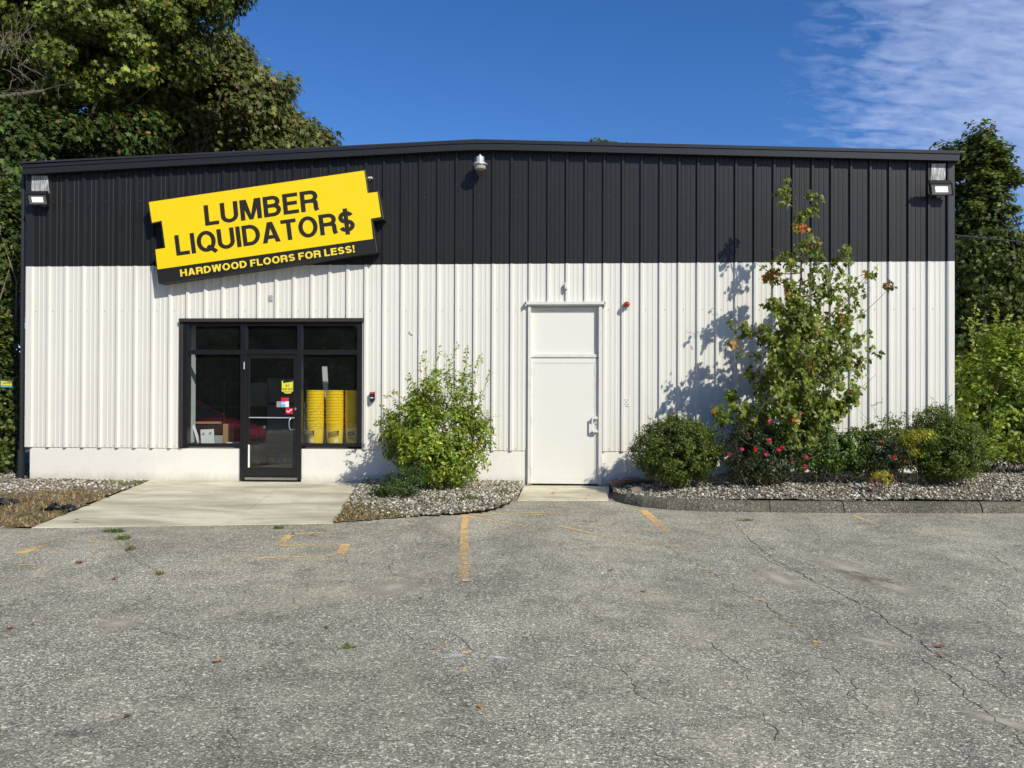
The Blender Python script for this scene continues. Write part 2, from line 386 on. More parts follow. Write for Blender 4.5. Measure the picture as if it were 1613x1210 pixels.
# ------------------------------------------------------------------ foliage generators (leaf by leaf)
rs = np.random.RandomState
T_OVAL = (np.array([[0, 0, 0], [.35, .26, .05], [1, 0, -.04], [.35, -.26, .05]]), [(0, 1, 2), (0, 2, 3)])
T_LOBE = (np.array([[0, 0, 0], [.12, .40, .02], [.38, .20, .05], [.55, .52, -.02], [.62, .16, .04], [1, 0, -.08], [.62, -.16, .04], [.55, -.52, -.02], [.38, -.20, .05], [.12, -.40, .02]]),
          [(0, 1, 2), (2, 3, 4), (0, 2, 4), (0, 4, 5), (0, 5, 6), (0, 6, 8), (6, 7, 8), (0, 8, 9)])
T_STRAP = (np.array([[0, .13, 0], [0, -.13, 0], [.5, -.10, .1], [.5, .10, .1], [1, 0, 0]]), [(0, 1, 2), (0, 2, 3), (3, 2, 4)])
def norm(a): return a/np.maximum(np.linalg.norm(a, axis=1, keepdims=True), 1e-9)
def leaves(name, P, Nn, T, size, col, tmpl, m, parent=None):
    tv, tf = tmpl
    n = len(P); Nn = norm(Nn); T = norm(T - Nn*(T*Nn).sum(1, keepdims=True)); B = np.cross(Nn, T)
    V = P[:, None, :] + size[:, None, None]*(tv[None, :, 0:1]*T[:, None, :] + tv[None, :, 1:2]*B[:, None, :] + tv[None, :, 2:3]*Nn[:, None, :])
    F = np.array(tf)[None] + (np.arange(n)*len(tv))[:, None, None]
    C = np.repeat(col, len(tv), axis=0)
    return mesh_np(name, V.reshape(-1, 3), F.reshape(-1, 3), C, m, parent)
GAIN = 1.42
def palette(r, n, cols, wts, var=.22, ch=.06):
    cols = np.array(cols)*(GAIN if ch == .06 else 1); i = r.choice(len(cols), n, p=np.array(wts)/sum(wts))
    c = cols[i]*(1 + var*r.randn(n, 1)*.8) ; c = c*(1+ch*r.randn(n, 3))
    return np.clip(c, .004, .95)
def clump_leaves(r, C, rad, per, flat=.65, out_bias=.9, up_bias=.5, droop=.4, center=None, shell=.35):
    """points, normals, tangents for leaves in clumps C with radii rad"""
    k = np.repeat(np.arange(len(C)), per)
    d = norm(r.randn(len(k), 3)); rr = r.rand(len(k))**shell
    off = d*rr[:, None]*rad[k][:, None]; off[:, 2] *= flat
    P = C[k] + off
    cen = np.array(center) if center is not None else C.mean(0)
    out = norm(P - cen)
    Nn = d*.5 + out*out_bias + np.array([0, 0, up_bias]) + r.randn(len(k), 3)*.55
    T = r.randn(len(k), 3) + out*.5 + np.array([0, 0, -droop])
    return P, Nn, T, k
def blob_points(r, blobs, n, lo=.45):
    vol = np.array([b[3]*b[4]*b[5] for b in blobs])**.75; idx = r.choice(len(blobs), n, p=vol/vol.sum())
    out = []
    for i in idx:
        b = blobs[i]; d = r.randn(3); d /= np.linalg.norm(d); q = lo + (1-lo)*r.rand()**.7
        out.append([b[0]+d[0]*b[3]*q, b[1]+d[1]*b[4]*q, b[2]+d[2]*b[5]*q])
    return np.array(out)
def PB(px, py, Y, rpx, sy=1., sz=1., sx=1.):
    """blob centred where the pixel meets depth Y; radius given in photo pixels at that depth"""
    p = W(px, py, Y); s = (p-CO).dot(CF)/FPX
    return (p.x, p.y, p.z, rpx*s*sx, rpx*s*sy, rpx*s*sz)
def limb(mb, a, b, r0, r1, r, sag=.15, n=5, seg=5):
    a = Vector(a); b = Vector(b); L_ = (b-a).length; pts = []; rad = []
    j = Vector(r.randn(3))*L_*.08; up = Vector((0, 0, L_*sag))
    for i in range(seg+1):
        t = i/seg; p = a.lerp(b, t) + (up+j)*math.sin(math.pi*t)*.6 + Vector(r.randn(3))*L_*.012*(0 < i < seg)
        pts.append(p); rad.append(r0+(r1-r0)*t)
    mb.tube(pts, rad, n, cap=False)
def tree(name, label, cat, base_, blobs, nclump, per, csize, lsize, cols, wts, seed, trunk_r=.25, top=None, tmpl=T_LOBE, lm=None, tm=None, group=None, lo=.45, flat=.65, nlimb=30, extra=None):
    r = rs(seed); root = empty(name, base_, label, cat, group)
    C = blob_points(r, blobs, nclump, lo)
    if extra is not None: C = np.concatenate([C, np.array(extra)])
    rad = csize*(.6+.8*r.rand(len(C)))
    cen = np.array([sum(b[i]*b[3] for b in blobs)/sum(b[3] for b in blobs) for i in range(3)])
    P, Nn, T, k = clump_leaves(r, C, rad, per, flat, center=cen)
    col = palette(r, len(P), cols, wts, .2)*(1+.25*r.randn(len(C), 1)[k]).clip(.55, 1.6)
    leaves('crown', P, Nn, T, lsize*(.7+.6*r.rand(len(P))), col.clip(.004, .9), tmpl, lm or M_leafbig, root)
    mb = MB(); b0 = Vector(base_); tp = Vector(top) if top else Vector(cen)+Vector((0, 0, .3*max(b[5] for b in blobs)))
    pts = [b0.lerp(tp, t)+Vector((r.randn()*.12, r.randn()*.12, 0))*(t > 0)*min(1, trunk_r*4) for t in (0, .12, .3, .5, .75, 1)]
    mb.tube(pts, [trunk_r*1.35, trunk_r, trunk_r*.85, trunk_r*.65, trunk_r*.4, trunk_r*.12], 10)
    mb.build('trunk', tm or M_bark, root, smooth=True, fix=False)
    lb = MB(); order = r.permutation(len(C))[:nlimb]
    for i in order:
        t = .25+.65*r.rand(); zt = b0.z+(tp.z-b0.z)*t
        a = b0.lerp(tp, t)
        limb(lb, a, C[i], trunk_r*(.30-.2*t), trunk_r*.05+.004, r, .1, 5, 6)
    lb.build('limbs', tm or M_bark, root, smooth=True, fix=False)
    return root
def shrub(name, label, cat, base_, blobs, n, per, csize, lsize, cols, wts, seed, nstem=30, tmpl=T_OVAL, stem_r=.008, sprigs=(), spr_cols=None, tm=None, lo=.5, flat=.8, group=None, lm=None, base_spread=.12, outb=.9):
    r = rs(seed); root = empty(name, base_, label, cat, group); b0 = np.array(base_)
    C = blob_points(r, blobs, n, lo); rad = csize*(.6+.8*r.rand(n))
    cen = np.array([sum(b[i]*b[3] for b in blobs)/sum(b[3] for b in blobs) for i in range(3)])
    P, Nn, T, k = clump_leaves(r, C, rad, per, flat, outb, .4, .15, cen)
    col = palette(r, len(P), cols, wts, .2)*(1+.18*r.randn(n, 1)[k]).clip(.6, 1.5)
    sz = lsize*(.65+.7*r.rand(len(P)))
    st = MB()
    for i in r.permutation(n)[:nstem]:
        a = b0 + np.array([r.randn()*base_spread, r.randn()*base_spread, -.03]); limb(st, a, C[i], stem_r*1.4, stem_r*.4, r, .12, 4, 5)
    PP = [P]; NN = [Nn]; TT = [T]; CC = [col]; SS = [sz]
    for (x, y, z, x1, y1, z1, nl) in sprigs:        # stems with leaves set along them
        a = np.array([x, y, z]); b = np.array([x1, y1, z1]); bend = r.randn(3)*np.linalg.norm(b-a)*.06
        ts = np.linspace(0, 1, 7); pts = [a+(b-a)*t+bend*math.sin(math.pi*t) for t in ts]
        st.tube(pts, [stem_r*.8*(1-.75*t) for t in ts], 4, cap=False)
        t = r.rand(nl)*.85+.15; p = a+(b-a)*t[:, None]+bend*np.sin(np.pi*t)[:, None]
        dd = norm(r.randn(nl, 3)+np.array([0, 0, .3])); PP.append(p+dd*lsize*.25); TT.append(dd); NN.append(r.randn(nl, 3)+np.array([0, -.6, .7]))
        CC.append(palette(r, nl, spr_cols or cols, [1]*len(spr_cols or cols), .2)); SS.append(lsize*(.6+.6*r.rand(nl)))
    leaves('foliage', np.concatenate(PP), np.concatenate(NN), np.concatenate(TT), np.concatenate(SS), np.concatenate(CC).clip(.004, .9), tmpl, lm or M_leaf, root)
    st.build('stems', tm or M_twig, root, smooth=True, fix=False)
    return root

# ------------------------------------------------------------------ ground, lot, pad, beds
def poly_sheet(name, pts, mats, kind='structure', label=None):
    me = bpy.data.meshes.new(name); me.from_pydata([tuple(p) for p in pts], [], [tuple(range(len(pts)))]); me.update()
    if me.polygons[0].normal.z < 0: me.flip_normals()
    o = link(me, name, mats); tag(o, label, None, None, kind); return o
XR = 49.35*.3048+1.16*.3048      # right end of the front wall
poly_sheet('ground', [(-400, -400, -.14), (400, -400, -.14), (400, 400, -.14), (-400, 400, -.14)], M_ground)
poly_sheet('parking_lot', [(-60, -70, -.10), (70, -70, -.10), (70, -2.0, -.10), (20, -1.2, -.10), (10.5, -.02, -.10), (7, -.02, -.10), (-.5, -.02, -.10), (-3, -3.2, -.10), (-60, -3.6, -.10)], M_asph)

# concrete pad in front of the shop door: slopes down towards the lot, three slabs with grooves
pa, pb_, pc, pd = W(236, 757), W(578, 757), G(524, 824, -.092), G(50, 831, -.092)
pa = Vector((pa.x, -.0, .0)); pb_ = Vector((pb_.x, 0, .0))
mb = MB()
def lerp2(u, v):
    a = pa.lerp(pb_, u); b = pd.lerp(pc, u); return a.lerp(b, v)
us = [0, .0, .64, .646, 1.]; 
for u0, u1 in ((0, .637), (.6405, 1.)):
    for v0, v1 in ((0, .30), (.3035, 1.)):
        q = [lerp2(u0, v0), lerp2(u1, v0), lerp2(u1, v1), lerp2(u0, v1)]
        mb.add(q+[v-Vector((0, 0, .15)) for v in q], [(3, 2, 1, 0), (0, 1, 5, 4), (1, 2, 6, 5), (2, 3, 7, 6), (3, 0, 4, 7)])
q = [lerp2(0, 0), lerp2(1, 0), lerp2(1, 1), lerp2(0, 1)]; q = [v-Vector((0, 0, .008)) for v in q]
mb.add(q, [(0, 1, 2, 3)])
tag(mb.build('concrete_pad', M_conc), kind='structure')
# small slab before the steel door
s0, s1 = W(826, 767), W(950, 767); s2, s3 = G(958, 788, -.088), G(815, 788, -.088)
mb = MB(); q = [Vector((s0.x, 0, -.012)), Vector((s1.x+.1, 0, -.012)), s2, s3]
mb.add(q+[v-Vector((0, 0, .15)) for v in q], [(3, 2, 1, 0), (0, 1, 5, 4), (1, 2, 6, 5), (2, 3, 7, 6), (3, 0, 4, 7)])
tag(mb.build('door_slab', M_conc), kind='structure')

def inpoly(x, y, poly):
    x = np.asarray(x); y = np.asarray(y); c = np.zeros(x.shape, bool); n = len(poly)
    for i in range(n):
        x0, y0 = poly[i][0], poly[i][1]; x1, y1 = poly[(i+1) % n][0], poly[(i+1) % n][1]
        hit = ((y0 > y) != (y1 > y)) & (x < (x1-x0)*(y-y0)/((y1-y0) if y1 != y0 else 1e-9)+x0); c ^= hit
    return c
def bed_mesh(name, poly, zf, m, step=.16, amp=.02, seed=1):
    """soil surface of a bed as a fine grid clipped to its outline"""
    xs = [p[0] for p in poly]; ys = [p[1] for p in poly]
    X = np.arange(min(xs)-step, max(xs)+step, step); Y = np.arange(min(ys)-step, max(ys)+step, step)
    gx, gy = np.meshgrid(X, Y); r = rs(seed); Z = zf(gx, gy)+amp*r.rand(*gx.shape)
    V = np.stack([gx, gy, Z], -1).reshape(-1, 3); nx = len(X); F = []
    ins = inpoly(gx+step/2, gy+step/2, poly)
    for j in range(len(Y)-1):
        for i in range(nx-1):
            if ins[j, i]: F.append((j*nx+i, j*nx+i+1, (j+1)*nx+i+1, (j+1)*nx+i))
    o = mesh_np(name, V, np.array(F), None, m, smooth=True); tag(o, kind='structure'); return o
t_ = (1+5**.5)/2
ICO_V = norm(np.array([(-1, t_, 0), (1, t_, 0), (-1, -t_, 0), (1, -t_, 0), (0, -1, t_), (0, 1, t_), (0, -1, -t_), (0, 1, -t_), (t_, 0, -1), (t_, 0, 1), (-t_, 0, -1), (-t_, 0, 1)], float))
ICO_F = [(0, 11, 5), (0, 5, 1), (0, 1, 7), (0, 7, 10), (0, 10, 11), (1, 5, 9), (5, 11, 4), (11, 10, 2), (10, 7, 6), (7, 1, 8), (3, 9, 4), (3, 4, 2), (3, 2, 6), (3, 6, 8), (3, 8, 9), (4, 9, 5), (2, 4, 11), (6, 2, 10), (8, 6, 7), (9, 8, 1)]
def stones(name, poly, n, zf, seed, smin=.012, smax=.031, label=None, cat='gravel', dens=None):
    r = rs(seed); xs = [p[0] for p in poly]; ys = [p[1] for p in poly]
    x = r.uniform(min(xs), max(xs), n*3); y = r.uniform(min(ys), max(ys), n*3); k = inpoly(x, y, poly)
    if dens is not None: k &= r.rand(len(x)) < dens(x, y)
    x = x[k][:n]; y = y[k][:n]; n = len(x)
    s = smin+(smax-smin)*r.rand(n)**1.8
    z = zf(x, y)+s*.2+.022*r.rand(n)
    A = norm(r.randn(n, 3)); B = norm(np.cross(A, r.randn(n, 3))); C_ = np.cross(A, B)
    M = np.stack([A, B, C_], 1)
    v = ICO_V[None]*(1+.22*r.randn(n, 12, 1))*np.stack([1.15*np.ones(n), .55+.4*r.rand(n), .5+.35*r.rand(n)], 1)[:, None, :]
    v = np.einsum('nij,njk->nik', v, M)*s[:, None, None]; v[:, :, 2] *= .75
    V = v+np.stack([x, y, z], 1)[:, None, :]
    F = np.array(ICO_F)[None]+(np.arange(n)*12)[:, None, None]
    c = palette(r, n, [(.45, .42, .33), (.30, .285, .225), (.16, .155, .13), (.70, .66, .54), (.30, .21, .14), (.10, .097, .088), (.43, .37, .265)], [4, 4, 3, 2.2, 1.0, 1.6, 1.8], .12, .012)
    o = mesh_np(name, V.reshape(-1, 3), F.reshape(-1, 3), np.repeat(c, 12, 0), M_stone)
    tag(o, label, cat, None, 'stuff'); return o

# --- right bed behind the asphalt curb
curb_px = [(962, 776), (966, 786), (980, 793), (1010, 799), (1050, 803), (1100, 805.5), (1180, 807), (1300, 808), (1450, 808.5), (1613, 809), (1800, 810), (2200, 812)]
curb = [G(x, y) for x, y in curb_px]
wallr = XR
def z_right(x, y): return .015+.21*np.clip((y+2.3)/1.9, 0, 1)*np.clip((x-10.4)/1.6, .12, 1)+.02*np.sin(x*1.7)*np.sin(y*2.1+x)
bedR = [(c.x, c.y+.16) for c in curb]+[(24, -2.3), (24, 9), (wallr+.05, 9), (wallr+.05, 0.05), (G(955, 770).x+.1, .05)]
bed_mesh('gravel_bed_soil', bedR, z_right, M_dirtm, .12, .02, 3)
visR = [p for p in bedR if p[1] < 9]
bedRv = [(c.x, c.y+.14) for c in curb[:-1]]+[(20, -2.3), (20, 4), (wallr+.1, 4), (wallr+.1, -.0), (curb[0].x, -.0)]
stones('gravel', bedRv, 25000, z_right, 5, label='grey and white river stones filling the long planting bed behind the curb')
# curb: rounded extruded asphalt berm, in several lengths parted by cracks
def curb_piece(i0, t0, i1, t1, seed):
    pts = []
    n = 60
    for k in range(n+1):
        u = (i0+t0)+((i1+t1)-(i0+t0))*k/n; i = min(int(u), len(curb)-2); f = u-i
        pts.append(curb[i].lerp(curb[i+1], f))
    r = rs(seed); V = []; F = []; prof = [(-.0, -.02), (.008, .035), (.03, .095), (.065, .132), (.12, .146), (.18, .142), (.23, .11), (.25, .03)]
    for i, p in enumerate(pts):
        d = (pts[min(i+1, n)]-pts[max(i-1, 0)]); d.z = 0; d.normalize(); nrm = Vector((-d.y, d.x, 0))
        hs = 1.0
        q = (i0+t0)+((i1+t1)-(i0+t0))*i/n
        if q < 1.6: hs = .35+.65*q/1.6
        for a, b in prof:
            V.append(tuple(p+nrm*(a+r.randn()*.0035)+Vector((0, 0, b*hs+r.randn()*.0025))))
    m_ = len(prof)
    for i in range(n):
        for k in range(m_-1): F.append((i*m_+k, (i+1)*m_+k, (i+1)*m_+k+1, i*m_+k+1))
    F.append(tuple(range(m_))); F.append(tuple(n*m_+k for k in range(m_-1, -1, -1)))
    return V, F
mb = MB()
cuts = [0., 3.45, 4.6, 6.28, 7.20, 8.6, 9.9, 10.99]
for k in range(len(cuts)-1):
    a, b = cuts[k]+.006, cuts[k+1]-.006
    mb.add(*curb_piece(int(a), a-int(a), int(b), b-int(b), 10+k))
tag(mb.build('curb', M_curb, smooth=True), 'weathered dark asphalt curb with cracks along the gravel bed', None, None, 'structure')

# --- middle bed (between pad and small slab)
m_front = [(526, 824), (560, 822), (610, 818), (665, 814), (720, 812), (770, 808), (800, 800), (815, 792), (818, 786)]
mf = [G(x, y) for x, y in m_front]
bedM = [(p.x, p.y) for p in mf]+[(W(824, 760).x, -.0), (W(824, 760).x, .05), (W(576, 757).x, .05), (W(576, 757).x-.02, 0)]
def z_mid(x, y): return -.098+.13*np.clip((y+3.1)/2.6, 0, 1)**.8+.035*np.exp(-((x-7.0)**2)/1.2-((y+1.1)**2)/.8)
bed_mesh('middle_bed_soil', bedM, z_mid, M_dirtm, .09, .02, 7)
stones('gravel', bedM, 6500, z_mid, 8, label='pale stone gravel mounded under the tall forsythia shrub by the white steel door', dens=lambda x, y: np.clip(1-(-1.9-y)*1.0-(6.0-x)*.7, .10, 1))
# --- left bed
padleft = lambda t: pa.lerp(pd, t)
bedL = [(pa.x-.02, .02), (pd.x-.02, pd.y), (pd.x-.3, pd.y-.04), (-3.2, pd.y-.2), (-9, pd.y-.4), (-9, 2.5), (-.45, 2.5), (-.1, .02)]
def z_left(x, y): return -.10+.09*np.clip((y+3.4)/2.2, 0, 1)+.012*np.sin(3*x+2*y)
bed_mesh('left_bed_soil', bedL, z_left, M_dirtm, .12, .025, 9)
stones('gravel', bedL, 12500, z_left, 11, label='mixed grey stone gravel beside the concrete pad at the left corner', dens=lambda x, y: np.clip(1.0-np.clip((-2.0-y+.35*(x+1)), 0, 1)*1.6, .06, 1)*(x > -4.5))

# dry grass and small weeds
def grass(name, poly, n, zf, seed, cols, wts, h=.07, label='', dens=None, wid=.35):
    r = rs(seed); xs = [p[0] for p in poly]; ys = [p[1] for p in poly]
    x = r.uniform(min(xs), max(xs), n*3); y = r.uniform(min(ys), max(ys), n*3); k = inpoly(x, y, poly)
    if dens is not None: k &= r.rand(len(x)) < dens(x, y)
    x = x[k][:n]; y = y[k][:n]; n = len(x); P = np.stack([x, y, zf(x, y)], 1)
    T = np.stack([r.randn(n)*.7, r.randn(n)*.7, .25+r.rand(n)], 1); Nn = r.randn(n, 3)
    o = leaves(name, P, Nn, T, h*(.4+.9*r.rand(n)), palette(r, n, cols, wts, .25), T_STRAP, M_leaf); tag(o, label, 'grass', None, 'stuff'); return o
DRY = [(.27, .19, .09), (.20, .15, .07), (.09, .10, .03), (.35, .26, .14)]
grass('dry_grass', bedL, 26000, lambda x, y: z_left(x, y)+.012, 21, DRY, [4, 3, 2, 2], .06, 'dry brown grass along the lot edge left of the pad', lambda x, y: np.clip((-2.0-y+.25*(x+1))*1.8, .03, 1)*(x > -4))
grass('dry_grass', bedM, 9000, lambda x, y: z_mid(x, y)+.012, 22, DRY, [3, 3, 4, 1], .055, 'brown and green grass between the pad and the gravel mound', lambda x, y: np.clip((-1.9-y)*1.5+(5.9-x)*.9, .02, 1))
def patch(name, px, py, rpx, n, z, seed, label, cols=((.06, .12, .02), (.10, .14, .03), (.16, .14, .05)), h=.07, ry=.35):
    c = G(px, py, z); rad = rpx*(c-CO).dot(CF)/FPX; r = rs(seed)
    a = r.rand(n)*6.283; q = r.rand(n)**.6; P = np.stack([c.x+np.cos(a)*q*rad, c.y+np.sin(a)*q*rad*ry*2.5, np.full(n, z)], 1)
    T = np.stack([r.randn(n)*.8, r.randn(n)*.8, .2+r.rand(n)], 1)
    o = leaves(name, P, r.randn(n, 3), T, h*(.4+.8*r.rand(n)), palette(r, n, cols, [1]*len(cols), .25), T_STRAP, M_leaf)
    tag(o, label, 'weed'); return o
patch('weed_tuft', 180, 838, 17, 260, -.1, 31, 'small green weed tuft at the front edge of the concrete pad', h=.05, ry=.2)
patch('weed_tuft', 194, 849, 9, 200, -.1, 32, 'narrow weed tuft following the crack below the pad', h=.05, ry=.5)
patch('dry_weed_tuft', 205, 866, 7, 90, -.1, 321, 'dry brown weeds in the crack below the pad', ((.16, .12, .05), (.10, .11, .03)), h=.04, ry=.7)
patch('dry_weed_tuft', 250, 905, 8, 70, -.1, 322, 'dry weeds lower down the same crack on the left asphalt', ((.20, .15, .08), (.12, .11, .05)), h=.035, ry=.5)
patch('weed_tuft', 439, 833, 7, 110, -.1, 33, 'tiny weed tuft between pad and orange box marking', h=.05, ry=.3)
patch('weed_tuft', 1172, 820, 14, 110, -.1, 34, 'brownish weed tuft in the crack in front of the curb', ((.14, .12, .04), (.10, .10, .03)), h=.035, ry=.2)
patch('weed_tuft', 740, 786, 15, 160, .0, 35, 'green weed clump on the gravel mound', h=.06)
patch('weed_tuft', 700, 788, 22, 260, -.02, 351, 'flat weed clump lowest on the gravel mound', h=.06)
patch('weed_tuft', 790, 775, 16, 180, .02, 352, 'weed clump on the gravel next to the small door slab', h=.06)
patch('weed_tuft', 1230, 776, 26, 420, .07, 36, 'green weeds growing through the gravel below the red maple', h=.07)
patch('weed_tuft', 1500, 778, 14, 160, .04, 37, 'little green weed clump on the gravel near the right boxwood', h=.06)
patch('dry_grass_patch', 1565, 752, 32, 700, .16, 38, 'patch of dry reddish grass right of the right boxwood', ((.20, .12, .06), (.25, .17, .09), (.10, .10, .04)), h=.07)
fr_ = patch('grass_fringe', 200, 762, 26, 320, .0, 39, 'grass fringe where the pad meets the foundation', h=.04); fr_['kind'] = 'stuff'
patch('weed_tuft', 550, 1020, 8, 40, -.098, 40, 'tiny green sprig on the open asphalt', ((.10, .16, .03),), h=.04)

# ------------------------------------------------------------------ asphalt markings, cracks, dust
def ribbon(name, lines, m, z, seed, jit=0., kind='structure', label=None, fade=True):
    r = rs(seed); V = []; F = []; C = []
    for ln in lines:
        wdt = ln[0]; P = [G(x, y, z) for x, y in ln[1:]]
        pts = []
        for a, b in zip(P[:-1], P[1:]):
            n = max(2, int((b-a).length/.05))
            for i in range(n):
                p = a.lerp(b, i/n); pts.append(p)
        pts.append(P[-1]); n = len(pts)
        if jit:
            off = np.cumsum(r.randn(n)*.5); off = off-np.linspace(off[0], off[-1], n); off = off/max(1, np.abs(off).max())
            off = off*jit + r.randn(n)*jit*.12
        b0 = len(V)
        for i, p in enumerate(pts):
            d = pts[min(i+1, n-1)]-pts[max(i-1, 0)]; d.z = 0; d.normalize(); nr = Vector((-d.y, d.x, 0))
            ww = wdt*(.5 if not jit else .38)*(1 if not jit else (.25+.9*r.rand())*(math.sin(math.pi*min(1, (i+.3)/n))**.5+.1))
            q = p+nr*(off[i] if jit else 0)
            V += [tuple(q-nr*ww), tuple(q+nr*ww)]; C += [(ln_f(i/n) if not jit else 1.,)*3]*2
        for i in range(n-1): F.append((b0+2*i, b0+2*i+1, b0+2*i+3, b0+2*i+2))
    o = mesh_np(name, np.array(V), np.array(F), np.array(C, float), m); tag(o, label, None, None, kind); return o
def ln_f(t): return 1.04-.17*t
ZP = -.096
marks = {'orange corner mark': [(.085, (733, 812), (728, 858)), ], }
ribbon('painted_line', [(.09, (733, 811), (731, 840), (731, 878), (731, 915)), (.05, (731, 841), (750, 841)), (.05, (731, 863), (746, 863)), (.06, (731, 888), (746, 888)), (.06, (728, 914), (742, 914))], M_paint, ZP, 1, label='orange line with short ticks running down from the gravel mound')
ribbon('painted_line', [(.05, (733, 812), (800, 809), (860, 807), (940, 806), (1018, 804)), (.07, (835, 810), (862, 811))], M_paint, ZP+.001, 2, label='long orange line across the front of the steel door slab')
ribbon('painted_line', [(.06, (734, 813), (780, 821), (820, 827), (872, 836))], M_paint, ZP, 3, label='orange line slanting away from the corner mark')
ribbon('painted_line', [(.12, (1013, 804), (1032, 820), (1049, 838))], M_paint, ZP, 4, label='orange diagonal stroke by the curb end')
ribbon('painted_line', [(.045, (910, 823), (960, 828), (1020, 834)), (.045, (880, 828), (940, 842), (1000, 852), (1080, 864))], M_paint, ZP, 5, label='faint orange line fading towards the right')
ribbon('painted_line', [(.06, (455, 841), (500, 839), (565, 838)), (.09, (455, 843), (440, 858)), (.05, (440, 859), (490, 859), (541, 858)), (.10, (545, 857), (535, 875)), (.06, (405, 879), (470, 877), (537, 875))], M_paint, ZP, 6, label='orange S shaped box outline in front of the pad')
ribbon('painted_line', [(.11, (32, 872), (60, 861), (80, 855)), (.04, (75, 870), (97, 870)), (.04, (30, 890), (75, 889)), (.05, (145, 868), (158, 868)), (.03, (140, 853), (190, 852))], M_paint, ZP, 7, label='broken orange strokes at the left edge of the lot')
ribbon('painted_line', [(.05, (1345, 812), (1362, 819), (1390, 829))], M_paint, ZP, 8, label='short faint orange stroke before the middle of the curb')
ribbon('painted_line', [(.05, (1188, 943), (1206, 945)), (.03, (1240, 983), (1252, 985)), (.04, (728, 1027), (741, 1028)), (.04, (725, 1057), (735, 1057)), (.03, (1105, 896), (1116, 897)), (.03, (1280, 1010), (1292, 1011))], M_paint, ZP, 9, label='scattered specks of orange paint on the open asphalt')
ribbon('painted_line', [(.07, (694, 1034), (730, 1032), (770, 1034)), (.04, (770, 1034), (830, 1040))], M_wpaint, ZP, 10, label='white scuff mark on the asphalt in the middle of the lot')
cr = [(.014, (1135, 808), (1200, 858), (1240, 890), (1290, 920), (1345, 945), (1400, 982), (1440, 1005), (1500, 1045), (1613, 1110)),
      (.009, (1150, 845), (1215, 885), (1250, 900), (1300, 905), (1370, 940), (1420, 965)),
      (.008, (1010, 852), (1055, 862), (1080, 880), (1110, 900), (1160, 930)),
      (.010, (1150, 925), (1210, 950), (1260, 985), (1290, 1010)), (.007, (1265, 812), (1272, 835), (1290, 850), (1330, 865)),
      (.010, (1590, 860), (1575, 880), (1613, 905)), (.008, (1080, 1000), (1130, 1030), (1190, 1075)), (.008, (1300, 1040), (1350, 1085), (1370, 1130)),
      (.009, (1540, 1020), (1580, 1060), (1613, 1075)), (.009, (1420, 1020), (1470, 1060), (1530, 1110), (1613, 1180)),
      (.008, (640, 828), (622, 848), (605, 875), (612, 905), (640, 912), (720, 915), (800, 914), (890, 910)),
      (.008, (195, 846), (240, 850), (270, 862), (320, 862), (385, 860), (405, 845)), (.010, (205, 850), (208, 868), (220, 880), (250, 895), (255, 912), (235, 930)),
      (.007, (70, 900), (130, 885), (155, 870)), (.007, (0, 955), (80, 935), (170, 915)), (.007, (250, 930), (200, 960), (190, 970)), (.007, (460, 940), (468, 965)),
      (.007, (700, 950), (705, 990), (740, 1015), (790, 1055)), (.007, (150, 1000), (240, 990), (330, 1010)), (.008, (975, 1045), (1010, 1075), (1040, 1110)),
      (.007, (1560, 940), (1500, 930), (1440, 915), (1400, 895)), (.007, (1613, 1000), (1560, 985), (1500, 975)), (.008, (1170, 1100), (1200, 1130), (1210, 1180))]
ribbon('pavement_cracks', cr, M_crack, -.0975, 77, jit=.07)
r = rs(5); many = []
for i in range(95):
    x = r.uniform(0, 1613); y = 830+370*r.rand()**1.2; a = r.normal(.5 if x > 1000 else .15, .45); l = r.uniform(15, 60)*(y/900)
    many.append((.0055, (x, y), (x+l*math.cos(a), y+l*math.sin(a)*.6)))
ribbon('hairline_cracks', many, M_crack, -.0979, 78, jit=.04)
def blot(name, lst, m, z, seed):
    V = []; F = []; C = []; r = rs(seed)
    for (px, py, rx, ry, rot) in lst:
        c = G(px, py, z); sx_ = rx*(c-CO).dot(CF)/FPX; y0 = G(px, py-ry, z).y; y1 = G(px, py+ry, z).y; sy_ = abs(y1-y0)/2
        b0 = len(V); n = 40; V.append(tuple(c)); C.append((1.0,)*3); ph = r.rand(3)*6
        for ring in (.35, .7, 1.):
            for i in range(n):
                a = 2*math.pi*i/n; q = ring*(1+.16*math.sin(2*a+ph[0])+.1*math.sin(5*a+ph[1])+.06*math.sin(9*a+ph[2]))
                x, y = math.cos(a)*sx_*q, math.sin(a)*sy_*q
                V.append((c.x+x+rot*y, c.y+y, z)); C.append((1.0-ring*.55,)*3)
        for i in range(n):
            F.append((b0, b0+1+i, b0+1+(i+1) % n, b0))
        for k in range(2):
            for i in range(n):
                a0 = b0+1+k*n; F.append((a0+i, a0+n+i, a0+n+(i+1) % n, a0+(i+1) % n))
    V = np.array(V); Fq = np.array(F); me = bpy.data.meshes.new(name)
    me.from_pydata([tuple(v) for v in V], [], [f[:3] if f[0] == f[3] else f for f in F]); a = me.attributes.new('Col', 'FLOAT_COLOR', 'POINT')
    a.data.foreach_set('color', np.concatenate([np.array(C), np.ones((len(C), 1))], 1).astype(np.float32).ravel()); me.update()
    o = link(me, name, m); tag(o, kind='structure'); return o
blot('sand_patches', [(615, 925, 62, 13, 0), (185, 982, 55, 11, .3), (1335, 896, 40, 26, -.22), (1400, 922, 46, 26, -.22), (1225, 910, 34, 24, -.2), (1375, 1010, 34, 14, -.8), (1575, 1135, 42, 24, -1.)], M_sand, -.0985, 4)

